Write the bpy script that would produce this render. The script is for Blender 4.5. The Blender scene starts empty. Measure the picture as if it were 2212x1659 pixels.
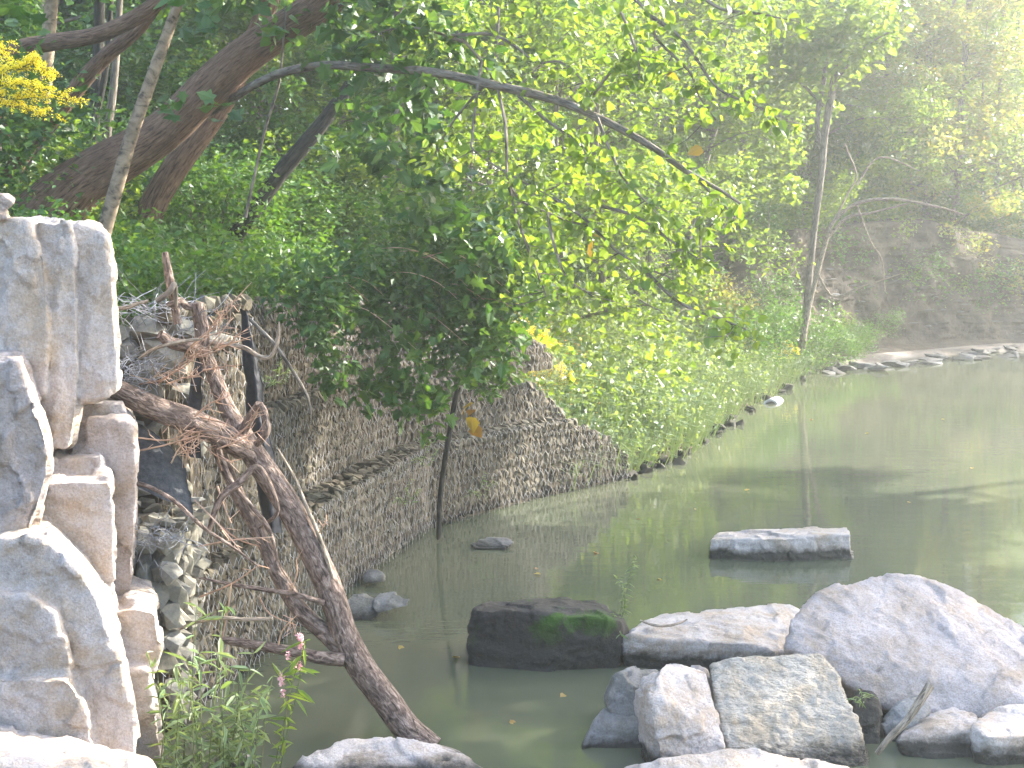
import bpy, bmesh, math
import numpy as np
from mathutils import Vector, Matrix

# ------------------------------------------------------------------ camera, sky, sun, exposure
scene = bpy.context.scene
COL = scene.collection
R = math.radians
FPX, CX, CY = 3000.0, 1106.0, 829.5          # picture units: the photograph drawn 2212 x 1659
PITCH = math.atan((CY - 480.0) / FPX)
EYE = Vector((0, 0, 3.4))

cam_data = bpy.data.cameras.new('camera')
cam_data.sensor_width = 36.0
cam_data.lens = 36.0 * FPX / 2212.0
cam_data.clip_end = 1000
cam = bpy.data.objects.new('camera', cam_data)
COL.objects.link(cam)
cam.location = EYE
cam.rotation_euler = (R(90) - PITCH, 0, 0)
scene.camera = cam

SUN_AZ, SUN_EL = R(62), R(29)                # azimuth to the right of the view direction
world = bpy.data.worlds.new('World')
scene.world = world
world.use_nodes = True
wn = world.node_tree
bg = wn.nodes['Background']
sky = wn.nodes.new('ShaderNodeTexSky')
sky.sky_type = 'NISHITA'
sky.sun_disc = False
sky.sun_elevation = SUN_EL
sky.sun_rotation = SUN_AZ
sky.air_density = 1.0
sky.dust_density = 2.0
wn.links.new(sky.outputs[0], bg.inputs[0])
bg.inputs[1].default_value = 0.15
sun_data = bpy.data.lights.new('sun', 'SUN')
sun_data.energy = 3.8
sun_data.angle = R(0.5)
sun_data.color = (1.0, 0.95, 0.86)
sun = bpy.data.objects.new('sun', sun_data)
COL.objects.link(sun)
sdir = Vector((math.sin(SUN_AZ) * math.cos(SUN_EL), math.cos(SUN_AZ) * math.cos(SUN_EL), math.sin(SUN_EL)))
sun.rotation_euler = sdir.to_track_quat('Z', 'Y').to_euler()
sun.location = (30, 30, 40)

scene.view_settings.view_transform = 'Standard'
scene.view_settings.look = 'None'
scene.view_settings.gamma = 1.0
scene.view_settings.exposure = 2.85
scene.render.engine = 'CYCLES'
cy = scene.cycles
cy.use_denoising = True
cy.use_adaptive_sampling = True
cy.adaptive_threshold = 0.025
cy.max_bounces = 5
cy.diffuse_bounces = 3
cy.glossy_bounces = 2
cy.transmission_bounces = 4
cy.volume_bounces = 1
cy.transparent_max_bounces = 4
cy.caustics_reflective = False
cy.caustics_refractive = False
cy.sample_clamp_indirect = 6.0

# ------------------------------------------------------------------ helpers
def P(x, y, d):
    """world point seen at picture point (x, y), d metres ahead of the camera"""
    u, v = (x - CX) / FPX, (CY - y) / FPX
    cp, sp = math.cos(PITCH), math.sin(PITCH)
    fy, fz = cp + v * sp, -sp + v * cp
    t = d / fy
    return Vector((u * t, d, EYE.z + fz * t))

def PZ(x, y, z=0.0):
    """world point on the level plane z seen at picture point (x, y)"""
    u, v = (x - CX) / FPX, (CY - y) / FPX
    cp, sp = math.cos(PITCH), math.sin(PITCH)
    fy, fz = cp + v * sp, -sp + v * cp
    t = (z - EYE.z) / fz
    return Vector((u * t, fy * t, z))

def hash3(ix, iy, iz):
    h = (ix.astype(np.int64) * 374761393 + iy.astype(np.int64) * 668265263 + iz.astype(np.int64) * 2147483647) & 0xffffffff
    h = ((h ^ (h >> 13)) * 1274126177) & 0xffffffff
    return ((h ^ (h >> 16)) & 0xffffff) / float(0xffffff)

def vnoise(p):
    f = np.floor(p)
    t = p - f
    t = t * t * (3 - 2 * t)
    i = f.astype(np.int64)
    out = np.zeros(len(p))
    for dx in (0, 1):
        wx = t[:, 0] if dx else 1 - t[:, 0]
        for dy in (0, 1):
            wy = t[:, 1] if dy else 1 - t[:, 1]
            for dz in (0, 1):
                wz = t[:, 2] if dz else 1 - t[:, 2]
                out += wx * wy * wz * hash3(i[:, 0] + dx, i[:, 1] + dy, i[:, 2] + dz)
    return out

def fbm(p, octaves=4):
    a, s, tot = 1.0, np.zeros(len(p)), 0.0
    for k in range(octaves):
        s += a * vnoise(p * (2.03 ** k) + 17.3 * k)
        tot += a
        a *= 0.5
    return s / tot - 0.5

def cells(p):
    """value of the nearest random feature point (broken, plate-like steps)"""
    f = np.floor(p).astype(np.int64)
    best = np.full(len(p), 1e9); val = np.zeros(len(p))
    for dx in (-1, 0, 1):
        for dy in (-1, 0, 1):
            for dz in (-1, 0, 1):
                c = f + np.array([dx, dy, dz])
                q = c + np.stack([hash3(c[:, 0] + 11, c[:, 1], c[:, 2]), hash3(c[:, 0], c[:, 1] + 23, c[:, 2]), hash3(c[:, 0], c[:, 1], c[:, 2] + 37)], -1)
                d = ((p - q) ** 2).sum(1)
                k = d < best
                best = np.where(k, d, best); val = np.where(k, hash3(c[:, 0] + 5, c[:, 1] + 7, c[:, 2] + 3), val)
    return val - .5

class MB:
    """collects vertices and faces, then links them as ONE mesh object"""
    def __init__(self):
        self.V, self.F, self.U, self.n = [], [], [], 0
    def add(self, v, f, uv=None):
        v = np.asarray(v, float).reshape(-1, 3)
        f = np.asarray(f, int)
        if f.ndim == 1:
            f = f[None]
        self.V.append(v)
        self.F.append(f + self.n)
        self.U.append(np.zeros(f.shape + (2,)) if uv is None else uv)
        self.n += len(v)
    def mesh(self, name, origin=(0, 0, 0), smooth=False):
        me = bpy.data.meshes.new(name)
        V = np.concatenate(self.V) - np.asarray(origin, float)
        me.vertices.add(len(V))
        me.vertices.foreach_set('co', V.astype(np.float32).ravel())
        loops = np.concatenate([f.ravel() for f in self.F])
        sizes = np.concatenate([np.full(len(f), f.shape[1]) for f in self.F])
        starts = np.concatenate([[0], np.cumsum(sizes)[:-1]])
        me.loops.add(len(loops))
        me.loops.foreach_set('vertex_index', loops.astype(np.int32))
        me.polygons.add(len(sizes))
        me.polygons.foreach_set('loop_start', starts.astype(np.int32))
        uvl = me.uv_layers.new(name='UVMap')
        uvl.data.foreach_set('uv', np.concatenate([u.reshape(-1, 2) for u in self.U]).astype(np.float32).ravel())
        me.polygons.foreach_set('use_smooth', np.full(len(sizes), bool(smooth)))
        me.update(calc_edges=True)
        return me
    def build(self, name, mat, parent=None, origin=None, smooth=False):
        if origin is None:
            V = np.concatenate(self.V)
            origin = parent_world(parent) if parent else Vector((V[:, 0].mean(), V[:, 1].mean(), V[:, 2].min()))
        me = self.mesh(name, origin, smooth)
        me.materials.append(mat)
        return link(name, me, parent, origin)

def parent_world(o):
    v = Vector((0, 0, 0))
    while o:
        v += o.location
        o = o.parent
    return v

def link(name, data, parent=None, loc=(0, 0, 0)):
    o = bpy.data.objects.new(name, data)
    COL.objects.link(o)
    loc = Vector(loc)
    if parent:
        o.parent = parent
        loc = loc - parent_world(parent)
    o.location = loc
    return o

def tag(o, label=None, cat=None, group=None, kind=None):
    if label: o['label'] = label
    if cat: o['category'] = cat
    if group: o['group'] = group
    if kind: o['kind'] = kind
    return o

def empty(name, loc):
    return link(name, None, None, loc)

def copy_tree(o, parent=None):
    c = o.copy()
    COL.objects.link(c)
    c.parent = parent
    for ch in list(o.children):
        copy_tree(ch, c)
    return c

def spline(pts, rad, k=5):
    pts = np.asarray([tuple(p) for p in pts], float)
    rad = np.asarray(rad, float)
    if len(pts) == 2:
        pts = np.array([pts[0], (pts[0] + pts[1]) / 2, pts[1]]); rad = np.array([rad[0], (rad[0] + rad[1]) / 2, rad[1]])
    E = np.vstack([2 * pts[0] - pts[1], pts, 2 * pts[-1] - pts[-2]])
    out, ro = [], []
    for i in range(len(pts) - 1):
        p0, p1, p2, p3 = E[i], E[i + 1], E[i + 2], E[i + 3]
        for j in range(k):
            t = j / k
            out.append(0.5 * ((2 * p1) + (p2 - p0) * t + (2 * p0 - 5 * p1 + 4 * p2 - p3) * t * t + (3 * p1 - p0 - 3 * p2 + p3) * t ** 3))
            ro.append(rad[i] * (1 - t) + rad[i + 1] * t)
    out.append(pts[-1]); ro.append(rad[-1])
    return np.array(out), np.array(ro)

def tube(mb, pts, rad, seg=8, k=5, rough=0.0, seed=0, raw=False):
    """tapered, capped tube through the points"""
    if not hasattr(rad, '__len__'):
        rad = [rad] * len(pts)
    C, r = (np.asarray([tuple(p) for p in pts], float), np.asarray(rad, float)) if raw else spline(pts, rad, k)
    n = len(C)
    T = np.gradient(C, axis=0)
    T /= np.linalg.norm(T, axis=1)[:, None] + 1e-9
    ref = np.array([0.0, 0, 1]) if abs(T[0][2]) < 0.9 else np.array([1.0, 0, 0])
    A = np.zeros((n, 3))
    a = np.cross(T[0], ref); a /= np.linalg.norm(a)
    for i in range(n):
        a = a - T[i] * np.dot(a, T[i]); a /= np.linalg.norm(a) + 1e-9
        A[i] = a
    B = np.cross(T, A)
    ang = np.linspace(0, 2 * math.pi, seg, endpoint=False)
    rr = np.repeat(r[:, None], seg, 1)
    if rough:
        q = (C[:, None, :] + (A[:, None, :] * np.cos(ang)[None, :, None] + B[:, None, :] * np.sin(ang)[None, :, None]) * r[:, None, None]).reshape(-1, 3)
        q = q * np.array([3.0, 3.0, 2.0]) / max(r.mean() * 12, 0.3) + seed * 7.7
        rr = rr * (1 + rough * 2 * fbm(q, 3).reshape(n, seg))
    V = C[:, None, :] + rr[:, :, None] * (A[:, None, :] * np.cos(ang)[None, :, None] + B[:, None, :] * np.sin(ang)[None, :, None])
    V = V.reshape(-1, 3)
    L = np.concatenate([[0], np.cumsum(np.linalg.norm(np.diff(C, axis=0), axis=1))])
    i = np.arange(n - 1)[:, None]; j = np.arange(seg)[None, :]
    jn = (j + 1) % seg
    f = np.stack([i * seg + j, i * seg + jn, (i + 1) * seg + jn, (i + 1) * seg + j], -1).reshape(-1, 4)
    circ = 2 * math.pi * max(r.mean(), 1e-4)
    u0 = (j / seg * circ) + 0 * i; u1 = ((j + 1) / seg * circ) + 0 * i
    v0 = L[:-1][:, None] + 0 * j; v1 = L[1:][:, None] + 0 * j
    uv = np.stack([np.stack([u0, v0], -1), np.stack([u1, v0], -1), np.stack([u1, v1], -1), np.stack([u0, v1], -1)], 2).reshape(-1, 4, 2)
    mb.add(V, f, uv)
    for e, s in ((0, -1), (n - 1, 1)):
        ring = V[e * seg:(e + 1) * seg]
        cap = np.arange(seg)
        mb.add(ring, (cap[::-1] if s < 0 else cap)[None], np.tile(ring[:, None, :2].transpose(1, 0, 2), (1, 1, 1)))

LEAF = {
    'diamond': (np.array([[0, 0, 0], [.42, -.30, .07], [1, 0, -.06], [.42, .30, .07]], float),
                [np.array([[0, 1, 2], [0, 2, 3]])]),
    'heart': (np.array([[0, 0, 0], [.12, -.38, .07], [.52, -.40, .05], [1, 0, -.14], [.52, .40, .05], [.12, .38, .07]], float),
              [np.array([[0, 1, 2, 3], [0, 3, 4, 5]])]),
    'lance': (np.array([[0, 0, 0], [.22, -.10, .03], [.62, -.085, -.03], [1, 0, -.16], [.62, .085, -.03], [.22, .10, .03]], float),
              [np.array([[0, 1, 2, 3], [0, 3, 4, 5]])]),
    'maple': (np.array([[0, 0, 0], [-.10, -.30, .05], [.16, -.27, .03], [.32, -.55, .0], [.52, -.26, .04], [.62, -.30, 0.0], [1, 0, -.12],
                        [.62, .30, 0.0], [.52, .26, .04], [.32, .55, 0], [.16, .27, .03], [-.10, .30, .05]], float),
              [np.array([[0, 1, 2], [0, 4, 5], [0, 5, 6], [0, 6, 7], [0, 7, 8], [0, 10, 11]]), np.array([[0, 2, 3, 4], [0, 8, 9, 10]])]),
}

def leaves(mb, pos, size, rng, kind='diamond', up=1.2, droop=0.35, axis=None):
    pos = np.asarray(pos, float)
    n = len(pos)
    if n == 0: return
    size = np.broadcast_to(np.asarray(size, float), (n,)) * rng.uniform(0.5, 1.3, n)
    nr = rng.normal(size=(n, 3)) * 0.55
    nr[:, 2] += up * 0.7
    nr /= np.linalg.norm(nr, axis=1)[:, None]
    ax = rng.normal(size=(n, 3))
    ax[:, 2] *= 0.4
    ax /= np.linalg.norm(ax, axis=1)[:, None]
    if axis is not None:
        ax = ax * 0.6 + axis
    ax[:, 2] -= droop
    ax -= nr * np.sum(ax * nr, 1)[:, None]
    ax /= np.linalg.norm(ax, axis=1)[:, None] + 1e-9
    b = np.cross(nr, ax)
    T, faces = LEAF[kind]
    V = pos[:, None, :] + size[:, None, None] * (T[None, :, 0, None] * ax[:, None, :] + T[None, :, 1, None] * b[:, None, :] + T[None, :, 2, None] * nr[:, None, :])
    m = len(T)
    base = (np.arange(n) * m)[:, None, None]
    first = True
    for f in faces:
        F = (base + f[None]).reshape(-1, f.shape[1])
        if first:
            mb.add(V.reshape(-1, 3), F); first = False
        else:
            mb.F.append(F + mb.n - n * m); mb.U.append(np.zeros(F.shape + (2,)))

LEAF_ME = {}
def leaf_object(parent, p, size, rng, kind, mat, up=.8, droop=.6, axis=None):
    """one leaf as a part of its own, sharing its mesh with alike leaves"""
    if (kind, mat) not in LEAF_ME:
        t = MB(); T, faces = LEAF[kind]
        t.add(T, faces[0]); me = t.mesh('leaf'); me.materials.append(M[mat]); LEAF_ME[(kind, mat)] = me
    nr = rng.normal(size=3) * .55; nr[2] += up * .7; nr /= np.linalg.norm(nr)
    ax = rng.normal(size=3) * np.array([1, 1, .4]); ax /= np.linalg.norm(ax)
    if axis is not None: ax = ax * .6 + axis
    ax[2] -= droop
    ax -= nr * (ax @ nr); ax /= np.linalg.norm(ax)
    b = np.cross(nr, ax)
    o = link('leaf', LEAF_ME[(kind, mat)], parent, p)
    o.rotation_euler = Matrix((ax, b, nr)).transposed().to_euler()
    o.scale = (size * rng.uniform(.7, 1.2),) * 3
    return o

def clump(rng, c, r, n):
    """n points through an uneven ellipsoidal clump, denser towards its shell"""
    v = rng.normal(size=(n, 3))
    v /= np.linalg.norm(v, axis=1)[:, None]
    q = rng.uniform(0.15, 1, n) ** 0.6
    r = np.asarray(r, float)
    lump = 1 + 0.5 * fbm(v * 2.3 + np.asarray(c, float) * 1.7, 2)
    return np.asarray(c, float) + v * (q * lump)[:, None] * r

# ------------------------------------------------------------------ materials
def newmat(name):
    m = bpy.data.materials.new(name)
    m.use_nodes = True
    nt = m.node_tree
    nt.nodes.clear()
    out = nt.nodes.new('ShaderNodeOutputMaterial')
    return m, nt, out

def N(nt, t, **kw):
    n = nt.nodes.new(t)
    for k, v in kw.items():
        if k.startswith('i_'):
            key = k[2:]
            n.inputs[int(key) if key.isdigit() else key.replace('_', ' ')].default_value = v
        else:
            setattr(n, k, v)
    return n

def ramp(nt, stops, fac, interp='LINEAR'):
    r = nt.nodes.new('ShaderNodeValToRGB')
    r.color_ramp.interpolation = interp
    e = r.color_ramp.elements
    while len(e) < len(stops): e.new(0.5)
    for el, (p, c) in zip(e, stops):
        el.position = p
        el.color = (c[0], c[1], c[2], 1) if hasattr(c, '__len__') else (c, c, c, 1)
    nt.links.new(fac, r.inputs[0])
    return r.outputs[0]

def rnd(nt):
    """random value per leaf or stone, whether it is an island of a mesh or an object of its own"""
    g = N(nt, 'ShaderNodeNewGeometry'); o = N(nt, 'ShaderNodeObjectInfo')
    a = N(nt, 'ShaderNodeMath', operation='ADD')
    nt.links.new(g.outputs['Random Per Island'], a.inputs[0]); nt.links.new(o.outputs['Random'], a.inputs[1])
    f = N(nt, 'ShaderNodeMath', operation='FRACT')
    nt.links.new(a.outputs[0], f.inputs[0])
    return f.outputs[0]

def mix(nt, a, b, fac, blend='MIX'):
    m = N(nt, 'ShaderNodeMix', data_type='RGBA', blend_type=blend)
    for s, v in ((m.inputs['Factor'], fac), (m.inputs[6], a), (m.inputs[7], b)):
        if hasattr(v, 'links') or hasattr(v, 'is_linked'):
            nt.links.new(v, s)
        elif hasattr(v, '__len__'):
            s.default_value = (v[0], v[1], v[2], 1)
        else:
            s.default_value = v
    return m.outputs[2]

def leaf_mat(name, cols, trans=0.45, tint=(1.25, 1.15, 0.45)):
    m, nt, out = newmat(name)
    stops = [(i / max(1, len(cols) - 1), c) for i, c in enumerate(cols)]
    c = ramp(nt, stops, rnd(nt))
    p = N(nt, 'ShaderNodeBsdfPrincipled', i_Roughness=0.42)
    p.inputs['Specular IOR Level'].default_value = 0.45
    nt.links.new(c, p.inputs['Base Color'])
    t = N(nt, 'ShaderNodeBsdfTranslucent')
    nt.links.new(mix(nt, c, tint, 1.0, 'MULTIPLY'), t.inputs[0])
    mx = N(nt, 'ShaderNodeMixShader', i_0=trans)
    nt.links.new(p.outputs[0], mx.inputs[1]); nt.links.new(t.outputs[0], mx.inputs[2])
    nt.links.new(mx.outputs[0], out.inputs[0])
    return m

def rock_mat(name, base, tan, dark, bump=0.5, moss=0.0, wet=0.10, grain=14.0, rough_face=0.0):
    m, nt, out = newmat(name)
    geo = N(nt, 'ShaderNodeNewGeometry')
    pos = geo.outputs['Position']
    n1 = N(nt, 'ShaderNodeTexNoise', i_Scale=3.4, i_Detail=10, i_Roughness=0.74, i_Distortion=0.3)
    n2 = N(nt, 'ShaderNodeTexNoise', i_Scale=9.0, i_Detail=8, i_Roughness=0.7)
    n3 = N(nt, 'ShaderNodeTexNoise', i_Scale=grain * 5, i_Detail=5, i_Roughness=0.75)
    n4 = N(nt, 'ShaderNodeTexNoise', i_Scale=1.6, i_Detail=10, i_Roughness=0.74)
    for n in (n1, n2, n3, n4): nt.links.new(pos, n.inputs['Vector'])
    c = mix(nt, base, tan, ramp(nt, [(0.44, 0), (0.60, 0.95)], n1.outputs[0]))
    c = mix(nt, c, dark, ramp(nt, [(0.52, 0), (0.72, 0.55)], n2.outputs[0]))
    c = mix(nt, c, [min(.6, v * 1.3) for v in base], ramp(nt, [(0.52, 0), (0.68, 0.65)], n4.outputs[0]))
    c = mix(nt, c, ramp(nt, [(0.25, 0.62), (0.5, 1.0), (0.75, 1.22)], n3.outputs[0]), 1.0, 'MULTIPLY')
    sep = N(nt, 'ShaderNodeSeparateXYZ')
    nt.links.new(pos, sep.inputs[0])
    if moss:
        up = N(nt, 'ShaderNodeSeparateXYZ'); nt.links.new(geo.outputs['Normal'], up.inputs[0])
        nm = N(nt, 'ShaderNodeTexNoise', i_Scale=2.4, i_Detail=6, i_Roughness=0.65); nt.links.new(pos, nm.inputs['Vector'])
        hgt = N(nt, 'ShaderNodeMapRange', i_1=0.12, i_2=0.40); nt.links.new(sep.outputs[2], hgt.inputs[0])
        mm = N(nt, 'ShaderNodeMath', operation='MULTIPLY')
        nt.links.new(ramp(nt, [(0.54, 0), (0.60, 1)], nm.outputs[0]), mm.inputs[0]); nt.links.new(hgt.outputs[0], mm.inputs[1])
        c = mix(nt, c, ramp(nt, [(0.3, (0.015, 0.04, 0.006)), (0.75, (0.05, 0.105, 0.012))], n2.outputs[0]), mm.outputs[0])
    wm = N(nt, 'ShaderNodeMath', operation='MULTIPLY_ADD', i_1=0.22, i_2=-0.06)
    nt.links.new(n1.outputs[0], wm.inputs[0])
    wl = N(nt, 'ShaderNodeMath', operation='SUBTRACT'); nt.links.new(sep.outputs[2], wl.inputs[0]); nt.links.new(wm.outputs[0], wl.inputs[1])
    wr = N(nt, 'ShaderNodeMapRange', i_1=wet, i_2=wet - 0.07); nt.links.new(wl.outputs[0], wr.inputs[0])
    c = mix(nt, c, (0.035, 0.032, 0.026), wr.outputs[0])
    p = N(nt, 'ShaderNodeBsdfPrincipled')
    p.inputs['Specular IOR Level'].default_value = 0.25
    nt.links.new(c, p.inputs['Base Color'])
    rg = N(nt, 'ShaderNodeMapRange', i_1=0.0, i_2=1.0, i_3=0.9, i_4=0.35); nt.links.new(wr.outputs[0], rg.inputs[0])
    nt.links.new(rg.outputs[0], p.inputs['Roughness'])
    b1 = N(nt, 'ShaderNodeBump', i_Strength=min(1, bump * 1.4), i_Distance=0.05)
    nt.links.new(n2.outputs[0], b1.inputs['Height'])
    b2 = N(nt, 'ShaderNodeBump', i_Strength=bump, i_Distance=0.012)
    nt.links.new(n3.outputs[0], b2.inputs['Height']); nt.links.new(b1.outputs[0], b2.inputs['Normal'])
    last = b2
    if rough_face:
        v = N(nt, 'ShaderNodeTexNoise', i_Scale=22.0, i_Detail=4, i_Roughness=0.6)
        mp = N(nt, 'ShaderNodeMapping'); mp.inputs['Scale'].default_value = (0.55, 1.0, 1.3); mp.inputs['Rotation'].default_value = (0, 0.5, 0)
        nt.links.new(pos, mp.inputs[0]); nt.links.new(mp.outputs[0], v.inputs['Vector'])
        b3 = N(nt, 'ShaderNodeBump', i_Strength=rough_face, i_Distance=0.05)
        nt.links.new(v.outputs[0], b3.inputs['Height']); nt.links.new(b2.outputs[0], b3.inputs['Normal'])
        last = b3
    nt.links.new(last.outputs[0], p.inputs['Normal'])
    nt.links.new(p.outputs[0], out.inputs[0])
    return m

def bark_mat(name, c0, c1, scale=1.0, bump=0.8, stretch=5.0):
    m, nt, out = newmat(name)
    uv = N(nt, 'ShaderNodeUVMap', uv_map='UVMap')
    mp = N(nt, 'ShaderNodeMapping'); mp.inputs['Scale'].default_value = (34 * scale, 34 * scale / stretch, 1)
    nt.links.new(uv.outputs[0], mp.inputs[0])
    n1 = N(nt, 'ShaderNodeTexNoise', i_Scale=1.0, i_Detail=6, i_Roughness=0.6, i_Distortion=0.6)
    n2 = N(nt, 'ShaderNodeTexNoise', i_Scale=0.16, i_Detail=4, i_Roughness=0.6)
    for n in (n1, n2): nt.links.new(mp.outputs[0], n.inputs['Vector'])
    c = ramp(nt, [(0.34, [x * 0.25 for x in c0]), (0.5, c0), (0.68, c1)], n1.outputs[0])
    c = mix(nt, c, [x * 0.55 for x in c0], ramp(nt, [(0.5, 0), (0.7, 0.75)], n2.outputs[0]))
    p = N(nt, 'ShaderNodeBsdfPrincipled', i_Roughness=0.9)
    p.inputs['Specular IOR Level'].default_value = 0.2
    nt.links.new(c, p.inputs['Base Color'])
    b = N(nt, 'ShaderNodeBump', i_Strength=bump, i_Distance=0.025)
    nt.links.new(n1.outputs[0], b.inputs['Height'])
    nt.links.new(b.outputs[0], p.inputs['Normal'])
    nt.links.new(p.outputs[0], out.inputs[0])
    return m

def plain_mat(name, cols, rough=0.85, spec=0.25, noise=6.0, bump=0.0, per_piece=True, wet=None):
    m, nt, out = newmat(name)
    geo = N(nt, 'ShaderNodeNewGeometry')
    n1 = N(nt, 'ShaderNodeTexNoise', i_Scale=noise, i_Detail=6, i_Roughness=0.65); nt.links.new(geo.outputs['Position'], n1.inputs['Vector'])
    stops = [(i / max(1, len(cols) - 1), c) for i, c in enumerate(cols)]
    if per_piece:
        c = ramp(nt, stops, rnd(nt))
        c = mix(nt, c, ramp(nt, [(0.3, 0.45), (0.7, 1.25)], n1.outputs[0]), 1.0, 'MULTIPLY')
    else:
        c = ramp(nt, [(0.3 + 0.4 * p_, cc) for p_, cc in stops], n1.outputs[0])
    if wet is not None:
        sp = N(nt, 'ShaderNodeSeparateXYZ'); nt.links.new(geo.outputs['Position'], sp.inputs[0])
        wr = N(nt, 'ShaderNodeMapRange', i_1=wet + .06, i_2=wet - .04); nt.links.new(sp.outputs[2], wr.inputs[0])
        c = mix(nt, c, (.025, .022, .016), wr.outputs[0])
    p = N(nt, 'ShaderNodeBsdfPrincipled', i_Roughness=rough)
    p.inputs['Specular IOR Level'].default_value = spec
    nt.links.new(c, p.inputs['Base Color'])
    if bump:
        b = N(nt, 'ShaderNodeBump', i_Strength=bump, i_Distance=0.02); nt.links.new(n1.outputs[0], b.inputs['Height'])
        nt.links.new(b.outputs[0], p.inputs['Normal'])
    nt.links.new(p.outputs[0], out.inputs[0])
    return m

def ground_mat():
    m, nt, out = newmat('soil_and_shale')
    geo = N(nt, 'ShaderNodeNewGeometry'); pos = geo.outputs['Position']
    n1 = N(nt, 'ShaderNodeTexNoise', i_Scale=1.7, i_Detail=8, i_Roughness=0.7); nt.links.new(pos, n1.inputs['Vector'])
    n2 = N(nt, 'ShaderNodeTexNoise', i_Scale=14, i_Detail=6, i_Roughness=0.7); nt.links.new(pos, n2.inputs['Vector'])
    soil = ramp(nt, [(0.3, (0.03, 0.024, 0.016)), (0.55, (0.07, 0.055, 0.035)), (0.75, (0.11, 0.09, 0.055))], n2.outputs[0])
    mp = N(nt, 'ShaderNodeMapping'); mp.inputs['Scale'].default_value = (0.9, 0.9, 9.0); mp.inputs['Rotation'].default_value = (0.03, -0.05, 0)
    nt.links.new(pos, mp.inputs[0])
    n3 = N(nt, 'ShaderNodeTexNoise', i_Scale=1.0, i_Detail=7, i_Roughness=0.7, i_Distortion=0.3); nt.links.new(mp.outputs[0], n3.inputs['Vector'])
    shale = ramp(nt, [(0.32, (0.07, 0.06, 0.058)), (0.5, (0.17, 0.145, 0.125)), (0.68, (0.28, 0.245, 0.21))], n3.outputs[0])
    shale = mix(nt, shale, (0.19, 0.15, 0.11), ramp(nt, [(0.45, 0), (0.7, 0.8)], n1.outputs[0]))
    at = N(nt, 'ShaderNodeAttribute', attribute_name='shale')
    c = mix(nt, soil, shale, at.outputs['Fac'])
    p = N(nt, 'ShaderNodeBsdfPrincipled', i_Roughness=0.95)
    p.inputs['Specular IOR Level'].default_value = 0.15
    nt.links.new(c, p.inputs['Base Color'])
    b = N(nt, 'ShaderNodeBump', i_Strength=0.9, i_Distance=0.12); nt.links.new(n3.outputs[0], b.inputs['Height'])
    b2 = N(nt, 'ShaderNodeBump', i_Strength=0.7, i_Distance=0.04); nt.links.new(n2.outputs[0], b2.inputs['Height']); nt.links.new(b.outputs[0], b2.inputs['Normal'])
    nt.links.new(b2.outputs[0], p.inputs['Normal'])
    nt.links.new(p.outputs[0], out.inputs[0])
    return m

def bluff_mat():
    m, nt, out = newmat('eroded_shale')
    geo = N(nt, 'ShaderNodeNewGeometry'); pos = geo.outputs['Position']
    n1 = N(nt, 'ShaderNodeTexNoise', i_Scale=.7, i_Detail=7, i_Roughness=.65); nt.links.new(pos, n1.inputs['Vector'])
    mp = N(nt, 'ShaderNodeMapping'); mp.inputs['Scale'].default_value = (1.0, 1.0, 3.2); nt.links.new(pos, mp.inputs[0])
    n2 = N(nt, 'ShaderNodeTexNoise', i_Scale=1.6, i_Detail=7, i_Roughness=.7); nt.links.new(mp.outputs[0], n2.inputs['Vector'])
    n3 = N(nt, 'ShaderNodeTexNoise', i_Scale=12, i_Detail=6, i_Roughness=.7); nt.links.new(pos, n3.inputs['Vector'])
    c = ramp(nt, [(.3, (.036, .028, .021)), (.5, (.075, .059, .044)), (.7, (.12, .096, .072))], n2.outputs[0])
    c = mix(nt, c, (.17, .13, .085), ramp(nt, [(.45, 0), (.68, .8)], n1.outputs[0]))
    c = mix(nt, c, (.05, .045, .04), ramp(nt, [(.5, 0), (.75, .7)], n3.outputs[0]))
    p = N(nt, 'ShaderNodeBsdfPrincipled', i_Roughness=.95); p.inputs['Specular IOR Level'].default_value = .15
    nt.links.new(c, p.inputs['Base Color'])
    b = N(nt, 'ShaderNodeBump', i_Strength=.8, i_Distance=.08); nt.links.new(n3.outputs[0], b.inputs['Height']); nt.links.new(b.outputs[0], p.inputs['Normal'])
    nt.links.new(p.outputs[0], out.inputs[0])
    return m

def water_mat():
    m, nt, out = newmat('turbid_creek_water')
    geo = N(nt, 'ShaderNodeNewGeometry'); pos = geo.outputs['Position']
    mp = N(nt, 'ShaderNodeMapping'); mp.inputs['Scale'].default_value = (0.8, 2.4, 1)
    nt.links.new(pos, mp.inputs[0])
    n1 = N(nt, 'ShaderNodeTexNoise', i_Scale=2.2, i_Detail=3, i_Roughness=0.5); nt.links.new(mp.outputs[0], n1.inputs['Vector'])
    n2 = N(nt, 'ShaderNodeTexNoise', i_Scale=9.0, i_Detail=3, i_Roughness=0.5); nt.links.new(mp.outputs[0], n2.inputs['Vector'])
    n4 = N(nt, 'ShaderNodeTexNoise', i_Scale=0.35, i_Detail=3); nt.links.new(pos, n4.inputs['Vector'])
    c = ramp(nt, [(0.3, (0.062, 0.073, 0.046)), (0.7, (0.094, 0.096, 0.061))], n4.outputs[0])
    p = N(nt, 'ShaderNodeBsdfPrincipled', i_Roughness=0.02, i_IOR=1.333)
    nt.links.new(c, p.inputs['Base Color'])
    b = N(nt, 'ShaderNodeBump', i_Strength=0.12, i_Distance=0.02); nt.links.new(n1.outputs[0], b.inputs['Height'])
    b2 = N(nt, 'ShaderNodeBump', i_Strength=0.06, i_Distance=0.008); nt.links.new(n2.outputs[0], b2.inputs['Height']); nt.links.new(b.outputs[0], b2.inputs['Normal'])
    nt.links.new(b2.outputs[0], p.inputs['Normal'])
    nt.links.new(p.outputs[0], out.inputs[0])
    return m

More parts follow.
